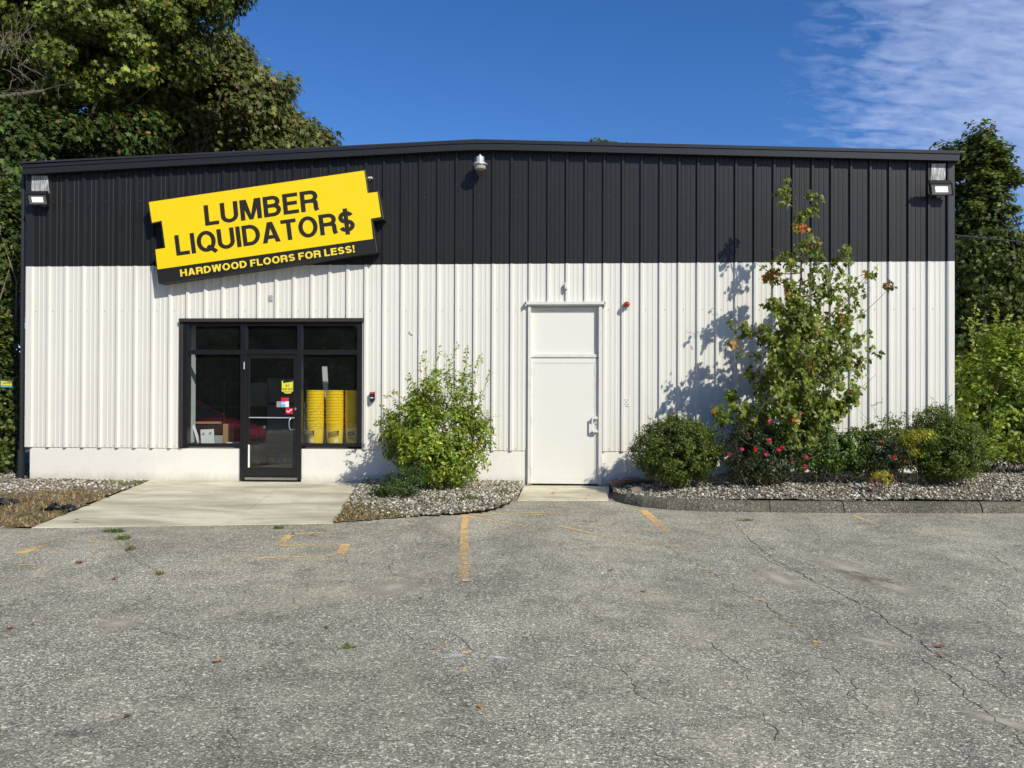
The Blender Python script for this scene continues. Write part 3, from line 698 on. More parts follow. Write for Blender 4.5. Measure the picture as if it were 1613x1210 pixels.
# ------------------------------------------------------------------ the building
S = .3048; RIB0 = 1.16*S
bld = empty('store_building', (XR/2, 10, 0), 'wide metal-clad shop building, black above and white below, with a low gabled roof', 'building')
ZB = 3.637; ZPB = .5534; PXM = W(750, 218, -.2).x
def roof_z(x):      # underside of the rake trim
    zl, zp, zr = W(38, 268, -.1).z, W(750, 233, -.1).z, W(1508, 252, -.1).z
    return zl+(zp-zl)*x/PXM if x < PXM else zp+(zr-zp)*(x-PXM)/(XR-PXM)
def siding(name, segs, mats, parent, T=None, screws=(), lapm=None):
    """R-panel sheet: major ribs each foot with two low stiffeners between; segs = (x0, x1, z0, z1 or function)"""
    mb = MB()
    for (x0, x1, z0, z1) in segs:
        bp = []
        k = math.floor((x0-RIB0)/S)-1
        while RIB0+k*S < x1+S:
            q = RIB0+k*S
            bp += [(q, 0), (q+.010, -.036), (q+.046, -.036), (q+.068, 0), (q+.128, 0), (q+.134, -.005), (q+.158, -.005), (q+.164, 0), (q+.204, 0), (q+.210, -.005), (q+.234, -.005), (q+.240, 0)]
            k += 1
        def yat(x):
            for a, b in zip(bp[:-1], bp[1:]):
                if a[0] <= x <= b[0]: return a[1]+(b[1]-a[1])*(x-a[0])/(b[0]-a[0])
            return 0
        pts = [(x0, yat(x0))]+[b for b in bp if x0 < b[0] < x1]+[(x1, yat(x1))]
        if callable(z1) and x0 < PXM < x1: pts = sorted(pts+[(PXM, yat(PXM))])
        zt = z1 if callable(z1) else (lambda x, z=z1: z)
        vs = []
        for x, y in pts: vs += [(x, y, z0), (x, y, zt(x)), (x, .03, z0)]
        fs = []
        for i in range(len(pts)-1):
            fs += [(3*i, 3*i+3, 3*i+4, 3*i+1), (3*i, 3*i+2, 3*i+5, 3*i+3)]
        mb.add(vs, fs)
        for zs, offs in screws:
            if z0 < zs < (z1 if not callable(z1) else 9):
                k = math.floor((x0-RIB0)/S)
                while RIB0+k*S < x1:
                    for of in offs:
                        x = RIB0+k*S+of
                        if x0+.01 < x < x1-.01: mb.lathe([(.0065, 0), (.0065, .006), (.003, .009)], (x, -.001, zs), 6, 1, Matrix.Rotation(R(90), 3, 'X'))
                    k += 1
    if T: mb.v = [T(v) for v in mb.v]
    return mb.build(name, mats, parent, fix=False)
wL, wR = WX(283, 600), WX(570, 600); wT = WZ(420, 504); wB = ZPB+.0
dL, dR = WX(831.5, 620), WX(948, 620); dT = WZ(890, 477)
siding('upper_siding', [(.0, XR, ZB, roof_z)], [M_black, M_screw], bld, screws=((4.75, (.10,)),))
siding('lower_siding', [(.09, wL, ZPB, ZB), (wL, wR, wT, ZB), (wR, dL, ZPB, ZB), (dL, dR, dT, ZB), (dR, XR-.09, ZPB, ZB)], [M_white, M_screw], bld,
       screws=((WZ(420, 489.6), (.10,)), (ZPB+.035, (.11, .27))))
# the other three sides
LEN = 26.
siding('side_siding', [(0, LEN, ZPB, ZB)], [M_white, M_screw], bld, T=lambda v: (XR-v[1], v[0], v[2]))
siding('side_siding', [(0, LEN, ZB, roof_z(XR)-.05)], [M_black, M_screw], bld, T=lambda v: (XR-v[1], v[0], v[2]))
siding('side_siding', [(0, LEN, ZPB, ZB)], [M_white, M_screw], bld, T=lambda v: (v[1], v[0], v[2]))
siding('side_siding', [(0, LEN, ZB, roof_z(0)-.05)], [M_black, M_screw], bld, T=lambda v: (v[1], v[0], v[2]))
siding('rear_siding', [(0, XR, ZPB, roof_z)], [M_white, M_screw], bld, T=lambda v: (v[0], LEN-v[1], v[2]))
# corner trim
for a_, b_ in ((-.012, .085), (XR-.085, XR+.012)):
    mb = MB(); mb.box(a_, b_, -.036, .09, ZPB, ZB); mb.build('corner_trim', M_white, bld, bevel=.004)
for a_, b_, c_ in ((-.014, .085, 0), (XR-.085, XR+.014, XR)):
    mb = MB(); mb.box(a_, b_, -.038, .09, ZB+.002, roof_z(c_)+.02); mb.build('corner_trim', M_trim, bld, bevel=.004)
# foundation, with door openings
jl, jr = WX(378.8, 730), WX(473.5, 730)
def found(segs):
    mb = MB()
    for a, b, z in segs: mb.box(a, b, .012, .25, -.35, z)
    return mb
mb = found([(.05, jl-.003, ZPB-.001), (jr+.003, dL-.003, ZPB-.001), (dR+.003, XR-.05, ZPB-.001)])
mb.box(.05, .25, .25, LEN-.2, -.35, ZPB-.001); mb.box(XR-.25, XR-.05, .25, LEN-.2, -.35, ZPB-.001); mb.box(.05, XR-.05, LEN-.2, LEN-.05, -.35, ZPB-.001)
mb.box(jl-.003, jr+.003, .06, .25, -.35, -.006); mb.box(dL-.003, dR+.003, .04, .25, -.35, -.02)
mb.build('foundation', M_found, bld, bevel=.006)
# roof and rake trim
mb = MB(); OH = .13
for a, b in ((-.10, PXM), (PXM, XR+.12)):
    za, zb = roof_z(max(0, min(XR, a)))+.10, roof_z(max(0, min(XR, b)))+.10
    vs = [(a, -.15, za), (b, -.15, zb), (b, LEN+.2, zb), (a, LEN+.2, za)]
    mb.add(vs+[(x, y, z+.03) for x, y, z in vs], [(0, 1, 2, 3), (4, 5, 6, 7), (0, 1, 5, 4), (1, 2, 6, 5), (2, 3, 7, 6), (3, 0, 4, 7)])
mb.build('roof', M_roof, bld)
xl, xr_ = W(35, 262, -.16).x, W(1512, 243, -.16).x
def fz(x):
    zl, zp, zr = W(35, 259, -.18).z, W(750, 219, -.18).z, W(1512, 236.5, -.18).z
    return zl+(zp-zl)*(x-xl)/(PXM-xl) if x < PXM else zp+(zr-zp)*(x-PXM)/(xr_-PXM)
mb = MB()
# lower face slightly undercut, then a thin drip line, then the cap
prof = [(-.04, -.150), (-.145, -.158), (-.150, -.060), (-.165, -.052), (-.168, -.004), (-.02, .0)]
xs_ = sorted(set([xl, PXM-.6, PXM-.3, PXM, PXM+.3, PXM+.6, xr_]+[xl+(xr_-xl)*i/24 for i in range(25)]))
def fsm(x):
    d = abs(x-PXM); return fz(x)-(max(0, .6-d)**2)*.03
vs = [(x, y, fsm(x)+z) for x in xs_ for y, z in prof]; n = len(prof); fs = []
for i in range(len(xs_)-1):
    for k in range(n): fs.append((i*n+k, i*n+(k+1) % n, (i+1)*n+(k+1) % n, (i+1)*n+k))
fs += [tuple(range(n)), tuple((len(xs_)-1)*n+k for k in range(n-1, -1, -1))]
mb.add(vs, fs); mb.build('rake_trim', M_trim, bld)
# eave gutters along the sides
for a_, b_, c_ in ((xl, -.016, 0), (XR+.02, xr_, XR)):
    mb = MB(); mb.box(a_, b_, -.10, LEN, roof_z(c_)-.03, roof_z(c_)+.10); mb.build('gutter', M_trim, bld, bevel=.01)
mb = MB(); dx = WX(37.5, 500, .1)
mb.tube([(dx-.02, .10, roof_z(0)), (dx-.02, .10, .45)], .035, 8); mb.tube([(dx-.03, .10, .5), (dx-.03, .10, -.02)], .055, 8); mb.build('downspout', M_trim, bld, smooth=True)

# interior shell: shop room
RX0, RX1, RY1, RH = .35, 7.2, 9., 3.0
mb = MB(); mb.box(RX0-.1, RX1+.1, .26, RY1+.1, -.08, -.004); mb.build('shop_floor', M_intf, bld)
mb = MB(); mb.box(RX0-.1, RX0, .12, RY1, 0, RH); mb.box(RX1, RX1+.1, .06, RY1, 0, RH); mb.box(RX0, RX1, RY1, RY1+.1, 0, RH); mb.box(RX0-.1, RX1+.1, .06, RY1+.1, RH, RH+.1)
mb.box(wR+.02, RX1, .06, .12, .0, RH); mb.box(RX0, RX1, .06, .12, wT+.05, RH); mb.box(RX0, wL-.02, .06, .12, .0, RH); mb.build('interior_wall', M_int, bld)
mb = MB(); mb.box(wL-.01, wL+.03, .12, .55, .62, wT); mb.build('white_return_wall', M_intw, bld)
for a_, b_ in ((wL, jl-.01), (jr+.01, wR)):
    mb = MB(); mb.box(a_, b_, .26, 1.0, .0, ZPB+.06); mb.build('display_ledge', M_intf, bld)

# ---- shop front: frames, panes, door
def px_box(mb, x0, y0, x1, y1, Y0, Y1, mi=0):
    a = W(x0, y0, Y0); b = W(x1, y1, Y0); mb.box(a.x, b.x, Y0, Y1, b.z, a.z, mi)
mb = MB()
px_box(mb, 286.5, 504, 295, 703.5, -.036, .10); px_box(mb, 562.5, 504, 569.5, 703.5, -.036, .10)
px_box(mb, 295, 505, 562.5, 512.5, -.030, .095)
px_box(mb, 295, 551, 379, 558.5, -.022, .08); px_box(mb, 474, 551, 562.5, 558.5, -.022, .08)
px_box(mb, 295, 698.5, 379, 703.5, -.034, .09); px_box(mb, 474, 698.5, 562.5, 703.5, -.034, .09)
px_box(mb, 378.8, 512.5, 386, 755.5, -.026, .09); px_box(mb, 468, 512.5, 474, 755.5, -.026, .09)
px_box(mb, 386, 550.5, 468, 558.5, -.023, .085)
win = mb.build('shopfront_frame', M_alu, bld, bevel=.003)
mb = MB(); px_box(mb, 281.5, 501.5, 571.5, 506.5, -.085, .0); px_box(mb, 282.5, 506, 287, 704.5, -.046, .02)
mb.build('brown_casing', M_brown, bld, bevel=.003)
for q in ((294, 512, 379.5, 551.5), (293.5, 558, 379.5, 699), (385.5, 512, 468.5, 551), (473.5, 512, 563, 551.5), (473.5, 558, 563, 699)):
    mb = MB(); px_box(mb, *q, .03, .036); mb.build('pane', M_glass, win)
# door leaf
mb = MB()
px_box(mb, 386.3, 559.5, 392, 751.5, -.018, .028); px_box(mb, 462.3, 559.5, 467.6, 751.5, -.018, .028)
px_box(mb, 392, 559.5, 462.3, 564.8, -.018, .028); px_box(mb, 392, 736.5, 462.3, 751.5, -.018, .028)
gd = mb.build('glass_door', M_alu, bld, bevel=.003)
mb = MB(); px_box(mb, 391.5, 564.5, 462.8, 737, .002, .008); mb.build('pane', M_glass, gd)
mb = MB(); px_box(mb, 392, 657, 463, 659, -.03, -.012); mb.build('push_bar', M_galv, gd)
hp = [W(463.5, 659, -.02), W(458, 659, -.07), W(455.6, 662.5, -.09), W(455.2, 668, -.09), W(456, 674, -.09), W(458.5, 677, -.08), W(464.5, 677.5, -.02)]
mb = MB(); mb.tube(hp, .010, 8); mb.build('handle', M_steel, gd, smooth=True)
c = W(465, 644, -.02); mb = MB(); mb.lathe([(.022, 0), (.022, .012), (.012, .016)], c, 14, 0, Matrix.Rotation(R(90), 3, 'X')); mb.build('lock_cylinder', M_steel, gd, smooth=True)
for y in (576, 664, 739):
    c = W(384.6, y, -.03); mb = MB(); mb.tube([c-Vector((0, 0, .06)), c+Vector((0, 0, .06))], .011, 8); mb.build('hinge', M_galv if y == 576 else M_alu, gd, smooth=True)
mb = MB(); px_box(mb, 385.5, 752, 468, 756.5, -.06, .06); mb.build('threshold', M_steel, gd)
mb = MB(); px_box(mb, 390.7, 700.5, 393.2, 736.5, -.024, -.017); mb.build('white_strip', M_paper, gd)

# ---- text
def arc(cx, cy, rx, ry, a0, a1, n=14): return [(cx+rx*math.cos(R(a0+(a1-a0)*i/n)), cy+ry*math.sin(R(a0+(a1-a0)*i/n))) for i in range(n+1)]
def glyph(ch, t):
    """grotesque capital as filled strokes: (width, [strokes], [polygons]), cap height 1"""
    h = t/2; k = t*1.08
    def bowl(w, yt, yb): 
        r_ = (yt-yb)/2; rx = min(r_, w*.45); return [(h, yt)]+arc(w-h-rx, (yt+yb)/2, rx, r_, 90, -90)+[(h, yb)]
    if ch == 'L': return .56, [[(h, 1), (h, h), (.56, h)]], []
    if ch == 'U': w = .70; return w, [[(h, 1)]+arc(w/2, h+.27, w/2-h, .27, 180, 360)+[(w-h, 1)]], []
    if ch == 'M': w = .84; return w, [[(h, 0), (h, 1)], [(w-h, 0), (w-h, 1)]], [[(.01, 1), (k*1.35, 1), (w/2+.055, 0), (w/2-.075, 0)], [(w-.01, 1), (w/2+.075, 0), (w/2-.055, 0), (w-k*1.35, 1)]]
    if ch == 'B': w = .69; return w, [[(h, 0), (h, 1)], bowl(w-.03, 1-h, .525), bowl(w, .525, h)], []
    if ch == 'E': return .61, [[(.60, 1-h), (h, 1-h), (h, h), (.61, h)], [(h, .52), (.56, .52)]], []
    if ch == 'F': return .57, [[(.57, 1-h), (h, 1-h), (h, 0)], [(h, .50), (.51, .50)]], []
    if ch == 'H': w = .70; return w, [[(h, 0), (h, 1)], [(w-h, 0), (w-h, 1)], [(h, .52), (w-h, .52)]], []
    if ch == 'R': w = .70; return w, [[(h, 0), (h, 1)], bowl(w-.01, 1-h, .49), [(w*.60, .48)]+arc(w-h-.11, .36, .085, .115, 90, 0, 6)+[(w-h-.02, .12), (w-h+.02, 0)]], []
    if ch == 'P': w = .66; return w, [[(h, 0), (h, 1)], bowl(w, 1-h, .44)], []
    if ch == 'D': w = .72; return w, [[(h, 0), (h, 1)], [(h, 1-h)]+arc(w-h-.32, .5, .32, .5-h, 90, -90, 20)+[(h, h)]], []
    if ch == 'I': return t, [[(h, 0), (h, 1)]], []
    if ch in 'OQC0G':
        w = .78 if ch != '0' else .58
        if ch in 'CG': st = [arc(w/2, .5, w/2-h, .5-h+.01, 42, 318, 28)]; return w*.95, st+([[(w-h, .28), (w-h, .5), (w*.55, .5)]] if ch == 'G' else []), []
        st = [arc(w/2, .5, w/2-h, .5-h+.012, 0, 360, 36)]
        if ch == 'Q': st.append([(w*.55, .27), (w*.99, -.06)])
        return w, st, []
    if ch == 'A': w = .73; return w, [[(.17, .27), (w-.17, .27)]], [[(0, 0), (k, 0), (w/2+k*.42, 1), (w/2-k*.56, 1)], [(w, 0), (w/2+k*.56, 1), (w/2-k*.42, 1), (w-k, 0)]]
    if ch == 'T': return .62, [[(0, 1-h), (.62, 1-h)], [(.31, 0), (.31, 1-h)]], []
    if ch == 'N': w = .70; return w, [[(h, 0), (h, 1)], [(w-h, 0), (w-h, 1)]], [[(.0, 1), (k*1.1, 1), (w, 0), (w-k*1.1, 0)]]
    if ch == 'W':
        w = .98; q = k*.95; P = lambda a, b: [(a, 1), (a+q, 1), (b+q*.5, 0), (b-q*.5, 0)]
        return w, [], [P(0, w*.26), [(w/2-q*.55, 1), (w/2+q*.45, 1), (w*.26+q*.5, 0), (w*.26-q*.5, 0)], [(w/2-q*.45, 1), (w/2+q*.55, 1), (w*.74+q*.5, 0), (w*.74-q*.5, 0)], [(w-q, 1), (w, 1), (w*.74+q*.5, 0), (w*.74-q*.5, 0)]]
    if ch in 'S$':
        w = .64; ry = (1-t)/4; st = [arc(w/2, 1-h-ry, w/2-h-.015, ry, 18, 270, 22)[:-1]+arc(w/2, h+ry, w/2-h, ry, 90, -162, 22)]
        if ch == '$': st.append([(w/2, -.13), (w/2, 1.13)])
        return w, st, []
    if ch == '!': return t*1.05, [[(h, 0), (h, t)]], [[(0, 1), (t, 1), (t*.72, .28), (t*.28, .28)]]
    if ch == '-': return .30, [[(0, .4), (.30, .4)]], []
    if ch == '1': return .35, [[(.27, 0), (.27, 1), ], [(.02, .76), (.27, .86)]], []
    if ch == '7': return .52, [[(0, 1-h), (.50-h, 1-h)]], [[(.34, 1), (.52, 1), (.28, 0), (.12, 0)]]
    if ch == '5': return .54, [[(.50, 1-h), (.13, 1-h), (.10, .55)]+arc(.26, .33, .20, .33-h, 110, -150, 16)], []
    if ch == '9': return .54, [arc(.27, .68, .27-h, .32-h, 0, 360, 20), [(.54-h, .68)]+arc(.27, .34, .27-h, .34-h, 0, -150, 12)], []
    if ch == '6': return .54, [arc(.27, .32, .27-h, .32-h, 0, 360, 20), [(h, .32)]+arc(.27, .66, .27-h, .34-h, 180, 30, 12)], []
    return .3, [], []
def stroke_quads(P, t):
    n = len(P); P = [Vector((*p, 0)) for p in P]; closed = (P[0]-P[-1]).length < 1e-4; out = []
    for i, p in enumerate(P):
        a = (P[i]-P[i-1]) if i > 0 else ((P[0]-P[-2]) if closed else P[1]-P[0])
        b = (P[i+1]-P[i]) if i < n-1 else ((P[1]-P[0]) if closed else P[-1]-P[-2])
        a = a.normalized(); b = b.normalized(); na = Vector((-a.y, a.x, 0)); nb = Vector((-b.y, b.x, 0)); m_ = (na+nb).normalized()
        sc_ = min(2., 1/max(.3, m_.dot(na))); out += [p+m_*t/2*sc_, p-m_*t/2*sc_]
    return out, [(2*i, 2*i+1, 2*i+3, 2*i+2) for i in range(n-1)]
def text_mesh(body, offset=.155, space=.09):
    V = []; F = []; x = 0.
    for ch in body:
        if ch == ' ': x += .26; continue
        wd, st, pg = glyph(ch, offset); lay = 0
        for p in st:
            vs, fs = stroke_quads(p, offset); b0 = len(V); V += [(x+v.x, v.y, lay*.0002) for v in vs]; F += [tuple(i+b0 for i in f) for f in fs]; lay += 1
        for p in pg:
            b0 = len(V); V += [(x+a, b_, lay*.0002) for a, b_ in p]; F.append(tuple(range(b0, b0+len(p)))); lay += 1
        x += wd+space
    me = bpy.data.meshes.new('lettering'); me.from_pydata(V, [], F); me.update()
    return me, np.array(V, np.float32)
CAPH = 1.
def lettering(name, body, BL, BR, TL, m, parent, offset=.155, space=.09, lift=.0015, label=None):
    """text laid so that its baseline runs BL->BR and a capital reaches TL"""
    me, co = text_mesh(body, offset, space); x0, x1 = co[:, 0].min(), co[:, 0].max()
    ex = (BR-BL)/(x1-x0); ey = (TL-BL)/CAPH; nrm = ex.cross(ey).normalized()
    if nrm.y > 0: nrm = -nrm
    V = [BL+ex*float(c[0]-x0)+ey*float(c[1])+nrm*(lift+float(c[2])) for c in co]
    me.vertices.foreach_set('co', np.array([tuple(v) for v in V], np.float32).ravel()); me.update(); me.materials.clear()
    return link(me, name, m, parent)

# stickers on the door glass (outer face of pane at Y=.002)
YS = -.0015
def flat_px(name, pts, Y, m, parent, th=.0015):
    mb = MB(); P = [W(x, y, Y) for x, y in pts]; mb.prism([(p.x, p.z) for p in P], Y, Y+th); return mb.build(name, m, parent)
M_stky = mat('sticker_yellow', (.72, .66, .06), .4); M_stkr = mat('sticker_red', (.62, .02, .04), .4); M_stkw = mat('sticker_white', (.75, .78, .8), .4)
M_stkb = mat('sticker_blue', (.15, .42, .75), .4); M_stkg = mat('sticker_grey', (.3, .28, .27), .5)
s = flat_px('hours_sticker', [(443.8, 600), (461.8, 600), (461.8, 617), (443.8, 617)], YS, M_stky, gd)
flat_px('black_logo', [(446, 600.6), (447.5, 599), (460.5, 598.2), (461, 601), (459, 601.6), (447, 603.4), (445.5, 603)], YS-.002, M_blk, gd)
flat_px('yellow_foot', [(447, 617.8), (459.5, 617.8), (458, 620), (448.5, 620)], YS, M_stky, gd)
def txt_px(name, body, bl, br, tl, Y, m, parent, **k): return lettering(name, body, W(*bl, Y), W(*br, Y), W(*tl, Y), m, parent, **k)
txt_px('lettering', '9-7', (450, 609), (456, 609), (450, 606), YS-.001, M_blk, gd, offset=.17)
txt_px('lettering', '9-6 11-5', (445, 614.8), (460.6, 614.8), (445, 611.4), YS-.001, M_blk, gd, offset=.17)
flat_px('red_sticker', [(443, 626.4), (455, 626.4), (455, 632.2), (443, 632.2)], YS, M_stkr, gd)
for (x0, x1, m) in ((435.7, 442.2, M_stkg), (442.6, 448.8, M_stkb), (449.2, 455, M_stkw)):
    flat_px('card_sticker', [(x0, 632.4), (x1, 632.4), (x1, 641.5), (x0, 641.5)], YS-.0003, m, gd)
flat_px('white_band', [(443, 634.5), (455, 634.5), (455, 636.5), (443, 636.5)], YS-.002, M_stkw, gd)
flat_px('red_sticker', [(450, 643), (461.2, 643), (461.2, 652), (450, 652)], YS, M_stkr, gd)
flat_px('white_check', [(451.5, 646.2), (453.6, 648.4), (459.5, 644.2), (460.4, 645.2), (453.8, 650.2), (450.8, 647.2)], YS-.002, M_stkw, gd)

# ---- white steel door with blank transom
mb = MB()
px_box(mb, 831.8, 479.5, 835.5, 764.5, -.05, .10); px_box(mb, 943.3, 479.5, 948.3, 764.5, -.05, .10); px_box(mb, 835.5, 479.5, 943.3, 482.5, -.045, .10)
px_box(mb, 835.5, 558, 943.3, 563.2, -.0, .10); fr = mb.build('door_frame', M_whitef, bld, bevel=.003)
mb = MB(); px_box(mb, 827, 475.2, 954, 479.4, -.095, .0); px_box(mb, 827, 475.2, 829, 482, -.095, -.06); px_box(mb, 952, 475.2, 954, 482, -.095, -.06); mb.build('drip_cap', M_whitef, fr, bevel=.003)
mb = MB(); px_box(mb, 834, 481, 944, 560, .045, .07); mb.build('transom_panel', M_whitep, bld)
mb = MB(); px_box(mb, 835, 484.5, 944, 488, .0, .045); px_box(mb, 940.5, 484, 944, 558, .028, .045); mb.build('stop_trim', M_whitef, fr)
mb = MB(); px_box(mb, 836.5, 564.5, 942.3, 762.8, .010, .05); sdoor = mb.build('steel_door', M_whitep, bld, bevel=.004)
mb = MB(); px_box(mb, 841, 570.5, 937.5, 572, .004, .0101); px_box(mb, 936.7, 571, 938, 754.5, .004, .0101); px_box(mb, 841, 571, 841.8, 754.5, .007, .0101); px_box(mb, 841, 753.8, 938, 754.7, .007, .0101)
mb.build('face_seam', M_whitef, sdoor)
mb = MB(); px_box(mb, 932, 657, 934.3, 680, -.085, -.065); px_box(mb, 934.2, 656.2, 941.5, 660.5, -.083, .01); px_box(mb, 934.2, 677, 941.5, 681.3, -.083, .01); px_box(mb, 938.5, 656, 942.1, 682, -.004, .01); mb.build('handle', M_whitef, sdoor, bevel=.003)
c = W(940, 667, -.006); mb = MB(); mb.lathe([(.016, 0), (.016, .01), (.009, .013)], c, 12, 0, Matrix.Rotation(R(90), 3, 'X')); mb.build('lock_cylinder', M_galv, sdoor, smooth=True)
mb = MB(); px_box(mb, 836, 764, 943, 766.5, -.03, .06); mb.build('threshold', M_brown, sdoor)
M_rust = mat('rust', (.30, .12, .04), .9, var=.4, vs=40)
mb = MB(); P_ = [W(x, y, -.052) for x, y in ((832.3, 764.3), (837.5, 764.2), (838, 762.9), (835, 762.2), (833.5, 761.0), (832.4, 761.6))]; mb.prism([(p.x, p.z) for p in P_], -.052, -.0505); mb.build('rust_spot', M_rust, fr)
for y_h in (585, 662, 742):
    c = W(837.2, y_h, -.0); mb = MB(); mb.tube([c-Vector((0, 0, .055)), c+Vector((0, 0, .055))], .009, 8); mb.build('hinge', M_whitef, sdoor, smooth=True)

# ------------------------------------------------------------------ things on the wall
sg = empty('shop_sign', W(420, 360, 0), 'big tilted yellow ticket-shaped sign in a black cabinet across the black and white wall', 'sign')
YF = -.26
ypx = [(234.3, 318.5), (573.6, 268.7), (578.9, 304.2), (594.5, 302.5), (600.2, 341.7), (584, 344.6), (587.7, 376.3), (248.1, 424.5), (244.7, 393.2), (260.4, 390.6), (254.6, 347.6), (239.5, 351)]
bpx = [(231.8, 316.8), (575.2, 266.2), (580.6, 301.4), (596.2, 299.6), (605.0, 345.6), (587.2, 348.5), (594.8, 397.5), (249.5, 447), (242.4, 394.8), (257.6, 392.2), (252.4, 350.6), (237.6, 353.4)]
P = [W(x, y, YF+.004) for x, y in bpx]; mb = MB(); mb.prism([(p.x, p.z) for p in P], YF+.004, -.035); cab = mb.build('cabinet', M_blk, sg, bevel=.008)
P = [W(x, y, YF) for x, y in ypx]; mb = MB(); mb.prism([(p.x, p.z) for p in P], YF, YF+.0035); face = mb.build('yellow_face', M_yel, sg)
def z2(x, y): return W(220+x/3.84, 250+y/3.84, YF)
def z2l(name, body, bl, br, tl, m, **k): return lettering(name, body, z2(*bl), z2(*br), z2(*tl), m, sg, **k)
z2l('lettering', 'LUMBER', (398, 407), (1088, 310), (386, 284), M_letk, offset=.178, space=.085, lift=.003)
z2l('lettering', 'LIQUIDATOR$', (224, 588), (1306, 436), (209, 465), M_letk, offset=.178, space=.075, lift=.003)
z2l('lettering', 'HARDWOOD FLOORS FOR LESS!', (248, 714), (1303, 566), (243, 672), M_lety, offset=.20, space=.10, lift=.003)

def floodlight(name, label, lens_px, plate_px, arm_px, mount):
    rt = empty(name, W(*mount, 0), label, 'floodlight', 'floodlights at the wall corners')
    # lens faces outward and down: top edge forward
    x0, y0, x1, y1, sl = lens_px
    Yt, Yb = -.29, -.17
    TL, TR, BR, BL = W(x0, y0, Yt), W(x1-sl, y0, Yt), W(x1, y1, Yb), W(x0+sl*.8, y1, Yb)
    u = (TR-TL).normalized(); cen = (TL+TR+BR+BL)/4; wd = (TR-TL).length*.5+.01
    v = ((TL+TR)/2-(BL+BR)/2); hh = v.length*.5; v.normalize(); nn = u.cross(v); nn = nn if nn.y < 0 else -nn; nn.normalize()
    M = Matrix(((u.x, v.x, nn.x, cen.x), (u.y, v.y, nn.y, cen.y), (u.z, v.z, nn.z, cen.z), (0, 0, 0, 1)))
    mb = MB(); mb.box(-wd-.012, wd+.012, -hh-.012, hh+.012, -.07, -.006, 0, M)
    for i in range(9): xx = -wd+.02+i*(2*wd-.04)/8; mb.box(xx-.004, xx+.004, -hh, hh, -.10, -.07, 0, M)
    mb.box(-wd-.02, wd+.02, hh, hh+.03, -.08, .02, 0, M); mb.box(-wd-.018, wd+.018, -hh-.02, -hh, -.075, .012, 0, M)
    mb.box(-wd-.02, -wd, -hh-.02, hh+.03, -.075, .012, 0, M); mb.box(wd, wd+.02, -hh-.02, hh+.03, -.075, .012, 0, M)
    mb.build('housing', M_dark, rt, bevel=.004)
    mb = MB(); mb.box(-wd, wd, -hh, hh, -.005, .004, 0, M); ln = mb.build('lens', M_lens, rt)
    mb = MB(); mb.box(-wd*.62, wd*.62, -hh*.55, hh*.55, .0045, .007, 0, M); mb.build('led_panel', M_led, ln)
    mb = MB(); a = W(*mount, -.03); mb.tube([a, a+Vector((0, -.12, -.02)), cen-nn*.08], .02, 8); mb.lathe([(.05, 0), (.05, .03), (.03, .05)], a, 14, 0, Matrix.Rotation(R(90), 3, 'X')); mb.build('mounting_arm', M_dark, rt, smooth=True)
    return rt
def plate(name, pts, label, m):
    mb = MB(); P = [W(x, y, -.036) for x, y in pts]; mb.prism([(p.x, p.z) for p in P], -.042, -.036); o = mb.build(name, m); tag(o, label, 'plate'); return o
def streak_metal():
    m, nt, b, oc = base('streaked_bare_metal'); g = geo(nt)
    n = noise(nt, mapping(nt, g, (22, 1, 2.2)), 2.6, 6, .7)
    L(nt, ramp(nt, n, [(.36, (.05, .05, .052)), (.52, (.42, .42, .42)), (.66, (.72, .72, .72))]), b.inputs['Base Color']); b.inputs['Roughness'].default_value = .5; return m
M_streak = streak_metal()
floodlight('floodlight', 'small floodlight at the left top corner of the black wall', (44.6, 307, 74, 321.5, 3.), None, None, (62, 318))
floodlight('floodlight', 'small floodlight at the right top corner of the black wall', (1467.5, 290, 1499, 306, 2.), None, None, (1478, 300))
plate('wall_patch', [(50, 277), (75, 277), (78, 304.5), (50, 304.5)], 'streaked unpainted metal patch above the left floodlight', M_streak)
plate('wall_patch', [(1467.5, 258), (1489.5, 258), (1489, 286), (1465.5, 286)], 'scuffed unpainted metal patch above the right floodlight', M_streak)
# barn light
c = W(756, 262, -.24); rt = empty('barn_light', W(756, 262, 0), 'round grey dusk-to-dawn lamp high at the centre of the black wall', 'wall lamp')
mb = MB(); mb.lathe([(.0, .155), (.062, .152), (.068, .13), (.068, .07), (.088, .062), (.094, .05), (.12, .035), (.122, .02), (.10, .018)], c, 28); mb.build('cap', M_galv, rt, smooth=True)
mb = MB(); mb.lathe([(.096, .017), (.095, -.03), (.088, -.048), (.06, -.058), (0, -.06)], c, 28); mb.build('bowl', M_lampg, rt, smooth=True)
mb = MB(); mb.lathe([(.02, .155), (.02, .19), (.0, .195)], c, 12); mb.build('photocell', M_galv, rt, smooth=True)
mb = MB(); mb.tube([c+Vector((0, 0, .12)), c+Vector((0, .1, .13)), c+Vector((0, .215, .16))], .018, 8); mb.box(c.x-.05, c.x+.05, -.045, -.03, c.z+.10, c.z+.22); mb.build('wall_arm', M_galv, rt)
# alarm / key box right of shop window
rt = empty('alarm_box', W(584, 626, 0), 'small black box with a red top lens right of the shop window', 'alarm box')
P = [W(x, y, -.09) for x, y in ((582.3, 618), (589.6, 617.3), (589.8, 631), (584.8, 634.5), (582.2, 631.5))]; mb = MB(); mb.prism([(p.x, p.z) for p in P], -.09, -.03); mb.build('housing', M_dark, rt, bevel=.004)
mb = MB(); px_box(mb, 583.4, 617.6, 589.0, 620.6, -.097, -.085); mb.build('red_lens', M_stkr, rt, bevel=.003)
mb = MB(); px_box(mb, 583.2, 626, 588, 627.4, -.0935, -.0895); mb.build('label_strip', M_paper, rt)
